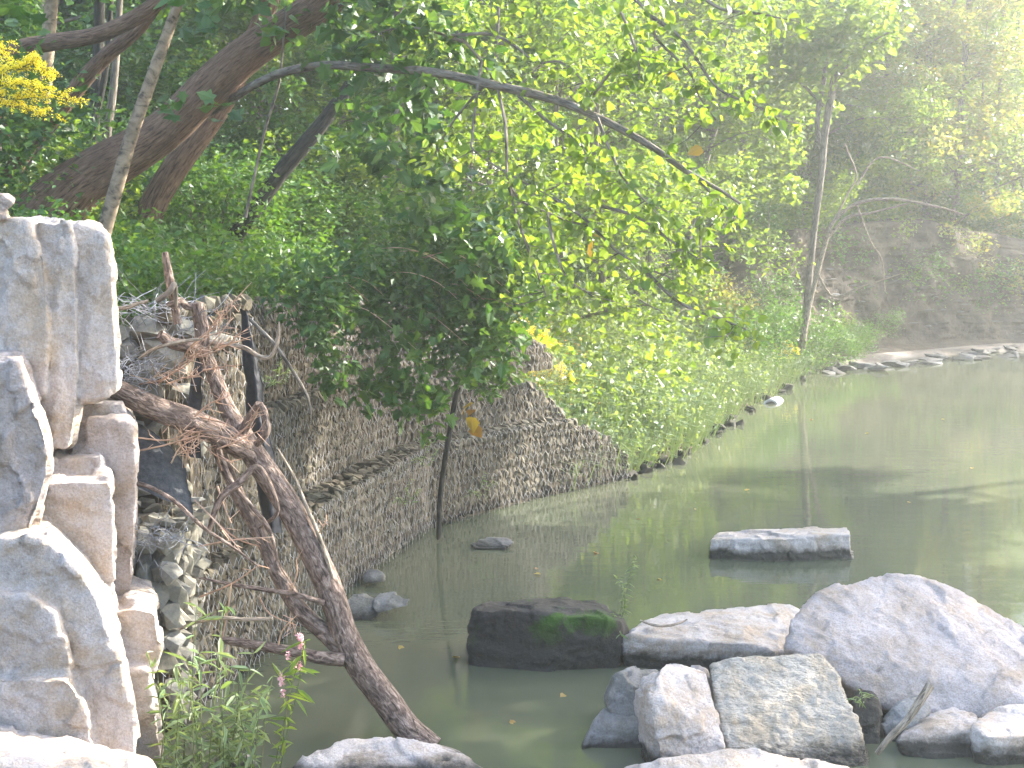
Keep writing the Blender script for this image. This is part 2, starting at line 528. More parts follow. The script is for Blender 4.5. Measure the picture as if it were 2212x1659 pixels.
M = {}
M['ground'] = ground_mat()
M['water'] = water_mat()
M['bluff'] = bluff_mat()
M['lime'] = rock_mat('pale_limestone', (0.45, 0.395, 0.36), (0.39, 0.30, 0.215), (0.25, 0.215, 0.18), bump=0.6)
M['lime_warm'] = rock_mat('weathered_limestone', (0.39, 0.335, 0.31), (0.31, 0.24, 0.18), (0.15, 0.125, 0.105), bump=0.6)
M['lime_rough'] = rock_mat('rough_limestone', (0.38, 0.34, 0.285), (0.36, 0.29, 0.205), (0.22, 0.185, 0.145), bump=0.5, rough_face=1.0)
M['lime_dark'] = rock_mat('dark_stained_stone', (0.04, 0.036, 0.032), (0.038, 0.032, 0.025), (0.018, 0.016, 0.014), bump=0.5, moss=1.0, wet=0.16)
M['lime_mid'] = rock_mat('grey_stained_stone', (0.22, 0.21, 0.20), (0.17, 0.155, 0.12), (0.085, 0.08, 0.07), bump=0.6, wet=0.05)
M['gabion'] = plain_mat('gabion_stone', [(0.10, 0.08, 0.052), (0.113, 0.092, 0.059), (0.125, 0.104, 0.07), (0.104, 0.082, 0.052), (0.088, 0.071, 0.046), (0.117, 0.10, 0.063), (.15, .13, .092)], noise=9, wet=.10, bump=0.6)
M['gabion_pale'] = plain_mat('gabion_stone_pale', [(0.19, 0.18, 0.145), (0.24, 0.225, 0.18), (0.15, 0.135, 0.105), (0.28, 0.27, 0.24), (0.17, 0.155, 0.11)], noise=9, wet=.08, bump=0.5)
M['core'] = plain_mat('gabion_earth', [(0.06, 0.046, 0.031), (0.13, 0.103, 0.068)], noise=12, per_piece=False, bump=0.5)
M['wire'] = plain_mat('galvanised_wire', [(0.16, 0.165, 0.175), (0.26, 0.265, 0.28)], rough=0.55, spec=0.5)
M['fabric_and_gap'] = plain_mat('black_geotextile_and_gap', [(0.018, 0.018, 0.02), (0.045, 0.043, 0.046)], noise=20, per_piece=False, bump=0.3)
M['net'] = plain_mat('grey_filter_cloth', [(0.03, 0.033, 0.036), (0.085, 0.085, 0.085)], noise=30, per_piece=False, bump=0.6)
M['bark_red'] = bark_mat('flaking_reddish_bark', (0.15, 0.105, 0.082), (0.32, 0.25, 0.205), scale=1.3, bump=1.0, stretch=2.6)
M['bark_brown'] = bark_mat('ridged_brown_bark', (0.15, 0.088, 0.058), (0.24, 0.155, 0.105), scale=1.5, bump=1.0, stretch=7.0)
M['bark_dark'] = bark_mat('dark_bark', (0.04, 0.036, 0.03), (0.085, 0.075, 0.06), scale=1.0)
M['bark_pale'] = bark_mat('smooth_pale_bark', (0.20, 0.15, 0.10), (0.27, 0.21, 0.145), scale=0.35, bump=0.1, stretch=0.8)
M['bark_grey'] = bark_mat('grey_bark', (0.15, 0.125, 0.10), (0.24, 0.205, 0.17), scale=1.0)
M['twig'] = plain_mat('dry_twig', [(0.30, 0.17, 0.11), (0.46, 0.30, 0.20), (0.55, 0.39, 0.28)])
M['stick'] = bark_mat('weathered_stick', (0.24, 0.19, 0.14), (0.40, 0.33, 0.25), scale=2, bump=0.5)
M['wood'] = bark_mat('splintered_wood', (0.36, 0.30, 0.25), (0.55, 0.48, 0.42), scale=1.3, bump=0.9, stretch=9)
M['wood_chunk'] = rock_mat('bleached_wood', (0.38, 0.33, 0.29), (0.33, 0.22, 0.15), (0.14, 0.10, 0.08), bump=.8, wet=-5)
M['root'] = plain_mat('dry_rootlets', [(0.10, 0.08, 0.055), (0.20, 0.16, 0.11), (0.30, 0.25, 0.18)])
M['stem'] = plain_mat('green_stems', [(0.07, 0.11, 0.03), (0.14, 0.15, 0.06)])
M['flower_yellow'] = leaf_mat('goldenrod_flowers', [(0.80, 0.66, 0.03), (0.88, 0.78, 0.06), (0.75, 0.58, 0.02)], .3, (1, 1, .6))
M['flower_orange'] = leaf_mat('orange_flowers', [(0.55, 0.22, 0.03), (0.6, 0.32, 0.04)], .3, (1, .8, .5))
M['flower_pink'] = leaf_mat('pink_flower_spikes', [(0.55, 0.28, 0.30), (0.62, 0.40, 0.40)], 0.2, (1, 0.8, 0.8))
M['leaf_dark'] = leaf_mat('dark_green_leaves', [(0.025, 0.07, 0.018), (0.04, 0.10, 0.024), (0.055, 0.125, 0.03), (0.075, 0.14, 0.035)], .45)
M['leaf_vine'] = leaf_mat('vine_leaves', [(0.042, 0.105, 0.026), (0.065, 0.145, 0.035), (0.09, 0.165, 0.04), (0.07, 0.125, 0.045)], .5)
M['leaf_mid'] = leaf_mat('mid_green_leaves', [(0.045, 0.12, 0.022), (0.07, 0.155, 0.03), (0.10, 0.18, 0.03), (0.06, 0.14, 0.035)], .5)
M['leaf_bright'] = leaf_mat('bright_green_leaves', [(0.10, 0.18, 0.03), (0.14, 0.225, 0.035), (0.18, 0.25, 0.045), (0.12, 0.20, 0.05)], .6)
M['leaf_far'] = leaf_mat('far_tree_leaves', [(0.11, 0.19, 0.05), (0.15, 0.24, 0.06), (0.19, 0.26, 0.06), (0.21, 0.24, 0.07)], .6)
M['leaf_autumn'] = leaf_mat('turning_leaves', [(0.15, 0.22, 0.06), (0.20, 0.23, 0.07), (0.24, 0.20, 0.07), (0.14, 0.22, 0.07)], .6)
M['leaf_herb'] = leaf_mat('herb_leaves', [(0.11, 0.18, 0.08), (0.16, 0.23, 0.11), (0.21, 0.27, 0.14), (0.15, 0.21, 0.10)], .45)
M['leaf_yellow'] = leaf_mat('yellow_leaves', [(0.35, 0.25, 0.03), (0.28, 0.22, 0.03), (0.22, 0.10, 0.03)], 0.4, (1.1, 1.0, 0.5))
M['concrete'] = plain_mat('pale_concrete', [(0.30, 0.29, 0.28), (0.42, 0.42, 0.42)], per_piece=False)
M['shale'] = plain_mat('shale_slab', [(0.07, 0.063, 0.056), (0.11, 0.099, 0.088), (0.16, 0.152, 0.144), (0.095, 0.08, 0.066)], noise=7, bump=0.4)

# ------------------------------------------------------------------ terrain and water
LB = np.array([(-1.2, 6.3), (-1.5, 8.0), (-2.2, 9.4), (-1.54, 12.6), (-0.94, 15.2), (0.3, 16.9), (1.4, 18.1), (2.63, 20.0), (4.0, 24.3),
               (6.7, 31.0), (10.0, 34.5), (13.5, 36.5), (20, 38), (45, 42), (160, 55)], float)
RB = np.array([(160, 46), (60, 39), (30, 33), (19, 27), (14, 20), (11.5, 12), (8, 6.5), (2.5, 5.4), (-1.2, 6.3)], float)
SD = np.array([0, .55, .95, 1.3, 2, 4, 8, 15, 30, 90], float)
wallp = [-.3, -.3, -.3, 2.55, 2.7, 3.1, 4.6, 7.5, 12, 18]
PROF = np.array([
    [-.08, .06, .12, .2, .9, 3.0, 4.6, 7.5, 12, 18],
    [-.08, .06, .12, .2, .9, 3.0, 4.6, 7.5, 12, 18], wallp, wallp, wallp,
    [-.3, -.3, -.1, 1.3, 1.7, 2.6, 4.4, 7.5, 12, 18],
    [-.1, .12, .3, .5, .9, 1.9, 4.0, 7.0, 12, 18],
    [-.1, .25, .4, .5, .75, 1.5, 3.4, 7.0, 12, 18],
    [-.1, .25, .4, .5, .7, 1.3, 3.0, 6.5, 11, 18],
    [-.1, .12, .2, .25, .6, 2.8, 3.4, 4.6, 6, 9],
    [-.1, .08, .12, .18, .6, 3.2, 3.7, 4.3, 5, 7],
    [-.1, .08, .15, .2, .6, 2.4, 3.2, 3.8, 4.5, 6],
    [-.1, .08, .15, .2, .5, 1.4, 2.2, 3.0, 4, 6],
    [-.1, .1, .2, .3, .5, 1.2, 2.0, 3.0, 4, 6],
    [-.1, .1, .2, .3, .5, 1.2, 2.0, 3.0, 4, 6]], float)
RPROF = np.array([-.1, .15, .3, .45, .7, 1.2, 1.8, 2.4, 4, 9], float)

def seg_dist(px, py, poly):
    best = np.full(px.shape, 1e9); par = np.zeros(px.shape)
    for i in range(len(poly) - 1):
        a, b = poly[i], poly[i + 1]
        d = b - a
        t = np.clip(((px - a[0]) * d[0] + (py - a[1]) * d[1]) / (d @ d), 0, 1)
        q = np.hypot(px - a[0] - t * d[0], py - a[1] - t * d[1])
        k = q < best
        best = np.where(k, q, best); par = np.where(k, i + t, par)
    return best, par

WP = np.vstack([LB, RB[:-1]])
def in_water(px, py):
    c = np.zeros(px.shape, bool)
    j = len(WP) - 1
    for i in range(len(WP)):
        (xi, yi), (xj, yj) = WP[i], WP[j]
        hit = ((yi > py) != (yj > py)) & (px < (xj - xi) * (py - yi) / (yj - yi + 1e-12) + xi)
        c ^= hit
        j = i
    return c

def height(px, py, full=False):
    px = np.asarray(px, float); py = np.asarray(py, float)
    dl, ul = seg_dist(px, py, LB)
    dr, ur = seg_dist(px, py, RB)
    i = np.clip(np.floor(ul).astype(int), 0, len(LB) - 2); f = ul - i
    hl = np.zeros(px.shape); h0 = hl.copy(); h1 = hl.copy()
    for k in range(len(LB)):
        v = np.interp(dl, SD, PROF[k])
        h0 = np.where(i == k, v, h0); h1 = np.where(i + 1 == k, v, h1)
    hl = h0 * (1 - f) + h1 * f
    hr = np.interp(dr, SD, RPROF)
    land = np.where(dl < dr, hl, hr)
    near = np.minimum(dl, dr)
    w = in_water(px, py)
    q = np.stack([px * .45, py * .45, 0 * px + 3.1], -1).reshape(-1, 3)
    nz = fbm(q, 4).reshape(px.shape)
    land = land + nz * np.clip((near - 1.2) * 0.3, 0, 1) * 1.1
    z = np.where(w, -.12 - .6 * np.clip(near / 2, 0, 1), land)
    if full:
        sh = np.clip(np.minimum((ul - 8.6) / 0.8, (14 - ul) / 1.5), 0, 1) * np.clip((6.0 - dl) / 1.0, 0, 1) * (dl < dr)
        return z, sh, near, w, ul, dl
    return z

def gz(x, y):
    return float(height(np.array([x]), np.array([y]))[0])

def axis(lo, a, b, hi, step):
    mid = np.arange(a, b + 1e-6, step)
    def grow(start, end, sgn):
        out, s, v = [], step, start
        while (end - v) * sgn > 0:
            s *= 1.16; v = v + sgn * s; out.append(v)
        return out
    return np.array(sorted(grow(a, lo, -1) + list(mid) + grow(b, hi, 1)))
gx = axis(-130, -9, 18, 150, 0.24); gy = axis(-40, 5, 42, 150, 0.24)
X, Y = np.meshgrid(gx, gy)
Z, SH, NEAR, WAT, UL, DL = height(X, Y, True)
mb = MB()
ny, nx = X.shape
idx = np.arange(nx * ny).reshape(ny, nx)
mb.add(np.stack([X, Y, Z], -1).reshape(-1, 3), np.stack([idx[:-1, :-1], idx[:-1, 1:], idx[1:, 1:], idx[1:, :-1]], -1).reshape(-1, 4))
ground = mb.build('ground', M['ground'], origin=(0, 0, 0), smooth=True)
tag(ground, 'wooded creek bank with a bare grey shale bluff', kind='structure')
att = ground.data.attributes.new('shale', 'FLOAT', 'POINT')
att.data.foreach_set('value', SH.astype(np.float32).ravel())

# the bare shale face: its own finely ledged sheet standing in front of the slope
def bluff_pt(u, v):
    """u along the far shore (index into LB), v up the face 0..1"""
    u = np.asarray(u, float); v = np.asarray(v, float)
    i = np.clip(u.astype(int), 0, len(LB) - 2); f = u - i
    p = LB[i] * (1 - f)[:, None] + LB[i + 1] * f[:, None]
    d = LB[i + 1] - LB[i]; d = d / np.linalg.norm(d, axis=1)[:, None]
    d2 = LB[np.minimum(i + 2, len(LB) - 1)] - LB[np.minimum(i + 1, len(LB) - 2)]; d2 = d2 / np.linalg.norm(d2, axis=1)[:, None]
    d0 = LB[i] - LB[i - 1]; d0 = d0 / np.linalg.norm(d0, axis=1)[:, None]
    w2 = np.clip(f - .5, 0, .5)[:, None]; w0 = np.clip(.5 - f, 0, .5)[:, None]
    d = d * (1 - w2 - w0) + d2 * w2 + d0 * w0; d /= np.linalg.norm(d, axis=1)[:, None]
    n = np.stack([-d[:, 1], d[:, 0]], -1)
    H = np.interp(u, [8.6, 9.2, 9.7, 10.6, 11.2, 11.8, 12.4, 13.2], [.6, 1.9, 3.2, 3.5, 3.0, 2.3, 1.6, 1.2])
    off = 0.35 + 0.9 * np.clip(v / .2, 0, 1) + (1.25 * np.clip((v - .2) / .8, 0, 1) ** 1.1) * (.6 + .4 * (H / 3.9)) + 2.6 * np.clip((v - 1) / .15, 0, 1)
    z = -.05 + .3 * np.clip(v / .2, 0, 1) + (H - .25) * np.clip((v - .2) / .8, 0, 1)
    q = np.stack([p[:, 0] + n[:, 0] * off, p[:, 1] + n[:, 1] * off, z], -1)
    up = np.clip((v - .12) / .2, 0, 1) * np.clip((1.1 - v) / .08, 0.15, 1)
    big = fbm(q * np.array([.5, .5, .25]) + 9, 3) * 1.0
    zz = q[:, 2] * 5.5 + .25 * q[:, 0] * .3 + 1.2 * fbm(q * .7 + 5, 3)
    lay = (zz - np.floor(zz)); led = np.where(lay > .72, .05, 0.0) * (vnoise(np.stack([q[:, 0] * 1.1, q[:, 1] * 1.1, np.floor(zz) * 3.3], -1)) > .5)
    fine = fbm(q * np.array([1.7, 1.7, 1.7]) + 31, 5) * .8
    o = (big + fine + led) * up
    q[:, 0] -= n[:, 0] * o; q[:, 1] -= n[:, 1] * o
    q[:, 2] += fbm(q * 2.0 + 77, 3) * .1 * up
    return q, n
mb = MB()
nu, nv = 340, 72
U_, V_ = np.meshgrid(np.linspace(8.75, 13.1, nu), np.linspace(0, 1.15, nv))
q, _n = bluff_pt(U_.ravel(), V_.ravel())
ii = np.arange(nu * nv).reshape(nv, nu)
mb.add(q, np.stack([ii[:-1, :-1], ii[:-1, 1:], ii[1:, 1:], ii[1:, :-1]], -1).reshape(-1, 4))
bluff = mb.build('bluff', M['bluff'], origin=(10, 36, 0), smooth=False)
tag(bluff, 'eroded bare shale bluff across the water', kind='structure')

mb = MB()
wx = np.array([-4.5, 0, 6, 14, 30, 70, 165]); wy = np.array([4.5, 10, 20, 30, 40, 60])
XX, YY = np.meshgrid(wx, wy)
wi = np.arange(XX.size).reshape(XX.shape)
mb.add(np.stack([XX, YY, 0 * XX], -1).reshape(-1, 3), np.stack([wi[:-1, :-1], wi[:-1, 1:], wi[1:, 1:], wi[1:, :-1]], -1).reshape(-1, 4))
water = mb.build('water', M['water'], origin=(0, 0, 0))
tag(water, 'still murky grey green creek water', kind='structure')

# ------------------------------------------------------------------ boulders and blocks
def hull_mesh(pts, rng, chips=8, chip=0.05):
    bm = bmesh.new()
    for p in pts: bm.verts.new(p)
    bmesh.ops.convex_hull(bm, input=bm.verts)
    loose = [v for v in bm.verts if not v.link_faces]
    bmesh.ops.delete(bm, geom=loose, context='VERTS')
    arr = np.array([tuple(v.co) for v in bm.verts])
    size = (arr.max(0) - arr.min(0)).max()
    for _ in range(chips):
        n = rng.normal(size=3); n /= np.linalg.norm(n)
        co = np.array([tuple(v.co) for v in bm.verts])
        s = (co @ n).max() - size * rng.uniform(0.008, chip)
        bmesh.ops.bisect_plane(bm, geom=bm.verts[:] + bm.edges[:] + bm.faces[:], plane_co=Vector(n * s), plane_no=Vector(n), clear_outer=True)
        bmesh.ops.convex_hull(bm, input=bm.verts)
        loose = [v for v in bm.verts if not v.link_faces]
        if loose: bmesh.ops.delete(bm, geom=loose, context='VERTS')
    bmesh.ops.recalc_face_normals(bm, faces=bm.faces)
    return bm

def rock(name, label, mat, hulls, seed, voxel=0.03, smooth=1, amp=0.035, freq=2.2, flute=0.0, strata=0.0, tilt=(0, 0, 1), chips=14, chip=0.045,
         cat='boulder', group=None, step=.035, plate=(2.6, 2.6, 3.4), pits=.0):
    """one stone: hull(s) of points (picture x, y, depth), chipped, remeshed, smoothed and roughened"""
    rng = np.random.default_rng(seed)
    if not isinstance(hulls[0], list): hulls = [hulls]
    me = bpy.data.meshes.new(name)
    big = bmesh.new()
    for h in hulls:
        pts = [Vector(p) if isinstance(p, Vector) else P(*p) for p in h]
        b = hull_mesh(pts, rng, chips, chip)
        t = bpy.data.meshes.new('t'); b.to_mesh(t); b.free()
        big.from_mesh(t); bpy.data.meshes.remove(t)
    big.to_mesh(me); big.free()
    tmp = bpy.data.objects.new('tmp', me); COL.objects.link(tmp)
    md = tmp.modifiers.new('r', 'REMESH'); md.mode = 'VOXEL'; md.voxel_size = voxel * .72
    dg = bpy.context.evaluated_depsgraph_get()
    m2 = bpy.data.meshes.new_from_object(tmp.evaluated_get(dg))
    bpy.data.objects.remove(tmp); bpy.data.meshes.remove(me)
    n = len(m2.vertices)
    V = np.empty(n * 3, np.float32); m2.vertices.foreach_get('co', V); V = V.reshape(-1, 3).astype(float)
    E = np.empty(len(m2.edges) * 2, np.int32); m2.edges.foreach_get('vertices', E); E = E.reshape(-1, 2)
    deg = np.bincount(E.ravel(), minlength=n).astype(float)[:, None] + 1e-9
    for _ in range(smooth):
        S = np.zeros_like(V)
        for c in range(3):
            S[:, c] = np.bincount(E[:, 0], V[E[:, 1], c], n) + np.bincount(E[:, 1], V[E[:, 0], c], n)
        V = V * 0.55 + 0.45 * S / deg
    m2.vertices.foreach_set('co', V.astype(np.float32).ravel()); m2.update()
    NN = np.empty(n * 3, np.float32); m2.vertex_normals.foreach_get('vector', NN); NN = NN.reshape(-1, 3).astype(float)
    off = seed * 3.7
    d = amp * .9 * fbm(V * freq + off, 4) + (.10 + .9 * np.clip(fbm(V * 1.7 + off + 9, 2) + .5, 0, 1)) * .022 * fbm(V * 11 + off, 3)
    w = V + .25 * np.stack([fbm(V * 3 + off, 3), fbm(V * 3 + off + 40, 3), fbm(V * 3 + off + 80, 3)], -1)
    d += step * cells(w * np.array(plate) + off) + step * .4 * cells(w * np.array(plate) * 3.1 + off + 13)
    d += .008 * fbm(V * 30 + off, 3)
    if pits:
        d += pits * (np.abs(fbm(V * np.array([11, 11, 17]) + off, 3)) - .12) * 2
    if flute:
        d += flute * 2 * fbm(V * np.array([9.0, 9.0, 0.9]) + off, 3)
    if strata:
        h = V @ np.asarray(tilt, float)
        w = h * 16 + 2.2 * fbm(V * 1.5 + off, 3)
        d += strata * ((w - np.floor(w)) ** 2 - 0.4) * (0.4 + vnoise(V * 2 + off))
    V = V + NN * d[:, None]
    org = Vector((V[:, 0].mean(), V[:, 1].mean(), V[:, 2].min()))
    m2.vertices.foreach_set('co', (V - np.array(org)).astype(np.float32).ravel())
    m2.polygons.foreach_set('use_smooth', np.ones(len(m2.polygons), bool))
    m2.update()
    m2.materials.clear(); m2.materials.append(mat); m2.name = name
    o = link(name, m2, None, org)
    return tag(o, label, cat, group)

def D(pts, d0):
    return [(x, y, d0 + dd) for x, y, dd in pts]

# --- stones in the water
rock('boulder', 'flat slab of rock standing alone in open water', M['lime'], D([
    (1534, 1163, .12), (1650, 1163, -.02), (1690, 1163, -.05), (1836, 1154, .1), (1530, 1190, .08), (1682, 1235, -.05), (1842, 1225, .08), (1535, 1225, .08),
    (1556, 1150, .55), (1700, 1143, .75), (1828, 1138, .75), (1560, 1200, .7), (1835, 1200, .8)], 13.75), 1, voxel=0.02, amp=.012, strata=.004, chips=5, chip=.03)
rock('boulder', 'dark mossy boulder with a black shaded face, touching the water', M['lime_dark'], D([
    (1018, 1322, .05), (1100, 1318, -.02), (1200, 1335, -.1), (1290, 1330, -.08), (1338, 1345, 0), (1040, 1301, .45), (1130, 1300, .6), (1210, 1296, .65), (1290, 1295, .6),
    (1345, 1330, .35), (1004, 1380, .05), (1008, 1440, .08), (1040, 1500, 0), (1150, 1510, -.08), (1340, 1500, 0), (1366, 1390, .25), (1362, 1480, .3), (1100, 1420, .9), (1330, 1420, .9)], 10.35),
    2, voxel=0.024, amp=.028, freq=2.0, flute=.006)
rock('boulder', 'low pale flat topped boulder right of the mossy one', M['lime'], D([
    (1345, 1372, .1), (1420, 1362, 0), (1500, 1378, -.02), (1600, 1392, -.05), (1690, 1402, -.1), (1395, 1343, .5), (1450, 1322, .8), (1540, 1303, 1.05), (1640, 1300, 1.1),
    (1710, 1306, 1.05), (1760, 1340, .9), (1340, 1450, .1), (1400, 1480, .05), (1500, 1490, 0), (1720, 1500, 0), (1760, 1450, .9), (1420, 1420, 1.0)], 10.3),
    3, voxel=0.028, amp=.03, strata=.012)
rock('boulder', 'largest pale grey boulder with a broad sloping face at the right', M['lime_warm'], D([
    (1677, 1385, .15), (1702, 1336, .3), (1745, 1290, .5), (1800, 1262, .65), (1870, 1243, .8), (1950, 1238, .9), (2020, 1252, .95), (2120, 1300, .9), (2212, 1350, .8), (2330, 1430, .7),
    (1960, 1372, .40), (2080, 1430, .12), (2240, 1520, -.2), (2400, 1560, -.1), (1690, 1440, .12), (1790, 1500, -.05), (1900, 1560, -.2), (2050, 1590, -.3), (2280, 1640, -.4), (2400, 1600, .3),
    (1750, 1440, 1.3), (2000, 1400, 1.6), (2350, 1500, 1.5)], 9.25), 4, voxel=0.028, amp=.045, freq=1.7, strata=.005, tilt=(.5, .15, .85))
rock('boulder', 'pale boulder with a sunlit rough pitted face, front right', M['lime_rough'], D([
    (1528, 1434, .45), (1600, 1420, .55), (1690, 1420, .62), (1766, 1411, .68), (1798, 1438, .6), (1826, 1500, .42), (1855, 1570, .22), (1890, 1690, 0), (1550, 1520, .2), (1575, 1610, .0),
    (1560, 1720, -.1), (1700, 1740, -.15), (1570, 1450, 1.1), (1770, 1430, 1.2), (1880, 1620, 1.1), (1580, 1650, 1.2)], 8.35), 5, voxel=0.018, amp=.03, freq=2.5, smooth=1, pits=.032, step=.02)
rock('boulder', 'cracked pale boulder with a smooth curved plate, left of the sunlit pitted one', M['lime'], [D([
    (1404, 1492, .05), (1425, 1440, .32), (1440, 1428, .45), (1500, 1430, .5), (1528, 1448, .42), (1548, 1530, .2), (1568, 1610, .04), (1556, 1680, -.02), (1440, 1700, -.06), (1418, 1600, -.04),
    (1440, 1440, .9), (1525, 1450, 1.0), (1560, 1640, .9), (1430, 1640, .8)], 8.28),
    D([(1372, 1480, .34), (1390, 1452, .4), (1408, 1440, .45), (1424, 1448, .30), (1402, 1500, .06), (1400, 1560, .02), (1432, 1690, -.04), (1396, 1690, .25), (1372, 1530, .36), (1420, 1500, .6), (1420, 1640, .6)], 8.28)],
    6, voxel=0.018, amp=.022, freq=3.0, smooth=1, strata=.005, tilt=(.8, -.2, .3))
rock('boulder', 'rounded grey boulder behind the cracked one', M['lime_mid'], D([
    (1306, 1505, .1), (1330, 1458, .15), (1372, 1441, .3), (1420, 1440, .35), (1430, 1530, .1), (1330, 1560, .05), (1400, 1580, .05), (1320, 1520, .6), (1430, 1500, .7)], 8.85), 7, voxel=0.02, amp=.03)
rock('boulder', 'small wedge shaped stone with pale top and dark wet face', M['lime_mid'], D([
    (1300, 1534, .35), (1342, 1524, .5), (1398, 1530, .45), (1404, 1575, .12), (1290, 1552, .2), (1258, 1612, .08), (1262, 1660, .05), (1330, 1680, 0), (1430, 1690, 0), (1300, 1610, .7), (1420, 1600, .7)], 8.62),
    8, voxel=0.018, amp=.016, smooth=1)
rock('boulder', 'long low pale slab along the bottom edge of the picture', M['lime'], [D([
    (1345, 1657, .1), (1420, 1648, .15), (1520, 1646, .2), (1560, 1625, .3), (1625, 1618, .35), (1700, 1640, .3), (1790, 1646, .3), (1850, 1662, .3), (1330, 1800, .0), (1600, 1800, -.2), (1870, 1800, .0),
    (1400, 1700, 1.0), (1800, 1700, 1.0)], 7.55)], 9, voxel=0.022, amp=.022)
rock('boulder', 'broken pale block in the bottom right corner', M['lime'], [D([
    (1933, 1605, .15), (1952, 1568, .3), (2000, 1542, .5), (2060, 1530, .6), (2110, 1545, .45), (2105, 1580, .15), (1945, 1650, .1), (2060, 1680, 0), (2112, 1680, .02), (1980, 1620, 1.0), (2110, 1600, 1.0)], 8.45),
    D([(2095, 1570, .12), (2130, 1536, .5), (2190, 1522, .65), (2280, 1518, .7), (2130, 1590, .0), (2290, 1590, .1), (2110, 1680, .0), (2290, 1720, .0), (2110, 1620, 1.0), (2290, 1620, 1.0)], 8.4)],
    10, voxel=0.022, amp=.03, smooth=1, strata=.012)
rock('boulder', 'pale rounded boulder at bottom centre where the fallen trunk ends', M['lime'], D([
    (632, 1650, .1), (680, 1620, .2), (745, 1600, .3), (850, 1592, .35), (930, 1604, .35), (1005, 1622, .25), (1072, 1660, .1), (640, 1800, 0), (850, 1820, -.15), (1080, 1800, .0), (700, 1700, 1.1), (1040, 1700, 1.0)], 8.05),
    11, voxel=0.022, amp=.028)
rock('boulder', 'darker grey boulder half hidden behind the bottom centre one', M['lime_mid'], D([
    (585, 1645, .1), (620, 1612, .3), (680, 1603, .4), (725, 1608, .4), (745, 1640, .2), (590, 1720, 0), (740, 1720, 0), (640, 1650, .8), (740, 1650, .8)], 8.55), 12, voxel=0.022, amp=.022)
rock('boulder', 'small pale stone under the leafy weeds', M['lime'], D([
    (492, 1650, .05), (510, 1625, .1), (540, 1622, .1), (560, 1650, .05), (490, 1720, 0), (565, 1720, 0), (510, 1650, .4), (555, 1650, .4)], 8.15), 13, voxel=0.018, amp=.016)
rock('boulder', 'narrow mossy stone wedged in the gap between two pale boulders', M['lime_dark'], D([
    (1842, 1520, .1), (1855, 1490, .2), (1890, 1490, .2), (1902, 1520, .1), (1900, 1640, .0), (1840, 1640, .0), (1860, 1540, .5), (1900, 1540, .5)], 8.75), 14, voxel=0.018, amp=.014)
rock('boulder', 'grey stone slab tilted behind the driftwood stick', M['lime_mid'], D([
    (1900, 1560, .1), (1940, 1520, .2), (1990, 1500, .3), (2010, 1530, .2), (1985, 1570, .05), (1925, 1620, .0), (1950, 1560, .5), (2000, 1550, .5)], 8.8), 15, voxel=0.018, amp=.014)
for k, (pts, d0, lab) in enumerate([
    ([(738, 1305, .1), (760, 1283, .2), (790, 1278, .25), (818, 1292, .2), (835, 1312, .1), (800, 1345, 0), (745, 1345, 0), (790, 1300, .5)], 11.6, 'tan wet stone nearest the trunk at the wall foot'),
    ([(800, 1300, .1), (818, 1283, .2), (850, 1280, .22), (890, 1293, .12), (880, 1312, .0), (810, 1330, 0), (850, 1295, .4)], 11.62, 'long pointed wet stone lying in the water at the wall foot'),
    ([(778, 1248, .1), (792, 1232, .2), (818, 1228, .2), (838, 1243, .1), (830, 1258, 0), (785, 1262, 0), (810, 1240, .4)], 12.7, 'small dark stone beside the wall, farther along'),
    ([(1008, 1176, .1), (1030, 1166, .2), (1070, 1162, .25), (1105, 1164, .2), (1115, 1172, .1), (1090, 1186, 0), (1020, 1188, 0), (1060, 1170, .4)], 14.2, 'low dark wet rock barely above the water')]):
    rock('stone', lab, M['lime_mid'], D(pts, d0), 20 + k, voxel=0.018, amp=.012, cat='stone')

# --- stacked limestone blocks at the left
BL = 'limestone_block'
def prism(outline, d0, depth=1.0, shift=-.3):
    front = [P(x, y, d0) for x, y in outline]
    return front + [p + Vector((shift * depth, depth, 0)) for p in front]
BK = dict(cat='stone block', chips=5, chip=.02, amp=.02, step=.04)
rock(BL, 'tall top block of the stack with vertical grooves', M['lime'], [
    prism([(150, 482), (205, 484), (230, 506), (241, 556), (246, 660), (253, 770), (253, 842), (205, 866), (166, 872), (150, 870)], 8.32, 1.3),
    prism([(30, 476), (150, 479), (163, 540), (168, 700), (168, 900), (156, 972), (106, 977), (96, 880), (30, 860)], 8.25, 1.0),
    prism([(-160, 478), (62, 475), (98, 560), (106, 700), (98, 860), (-160, 880)], 8.2, 1.0)],
    31, voxel=0.019, flute=.028, plate=(4.5, 4.5, 1.6), **BK)
rock(BL, 'brownish upright block at the far left edge', M['lime_warm'], [
    prism([(-160, 784), (36, 780), (50, 830), (54, 905), (104, 958), (103, 1036), (62, 1092), (50, 1240), (14, 1293), (-160, 1300)], 7.6, .9)], 32, voxel=0.022, flute=.012, plate=(3, 3, 1.4), **BK)
rock(BL, 'square cornered block under the overhang of the top block', M['lime_warm'], [prism([(150, 908), (276, 911), (291, 930), (292, 1090), (285, 1300), (262, 1340), (150, 1340)], 8.45, .9)], 33, voxel=0.02, plate=(2.4, 2.4, 2.4), **BK)
rock(BL, 'small chunk wedged below the overhanging block', M['lime'], [prism([(150, 880), (200, 866), (266, 872), (277, 905), (150, 912)], 8.62, .6)], 34, voxel=0.018, **BK)
rock(BL, 'stepped block with a bare bluish top ledge', M['lime'], [
    prism([(20, 1046), (190, 1047), (236, 1040), (243, 1062), (248, 1230), (242, 1345), (20, 1345)], 8.0, .9),
    prism([(60, 990), (219, 984), (226, 1050), (60, 1050)], 8.3, .7), prism([(110, 938), (213, 932), (220, 990), (110, 990)], 8.65, .5)],
    35, voxel=0.02, plate=(2.2, 2.2, 4), **BK)
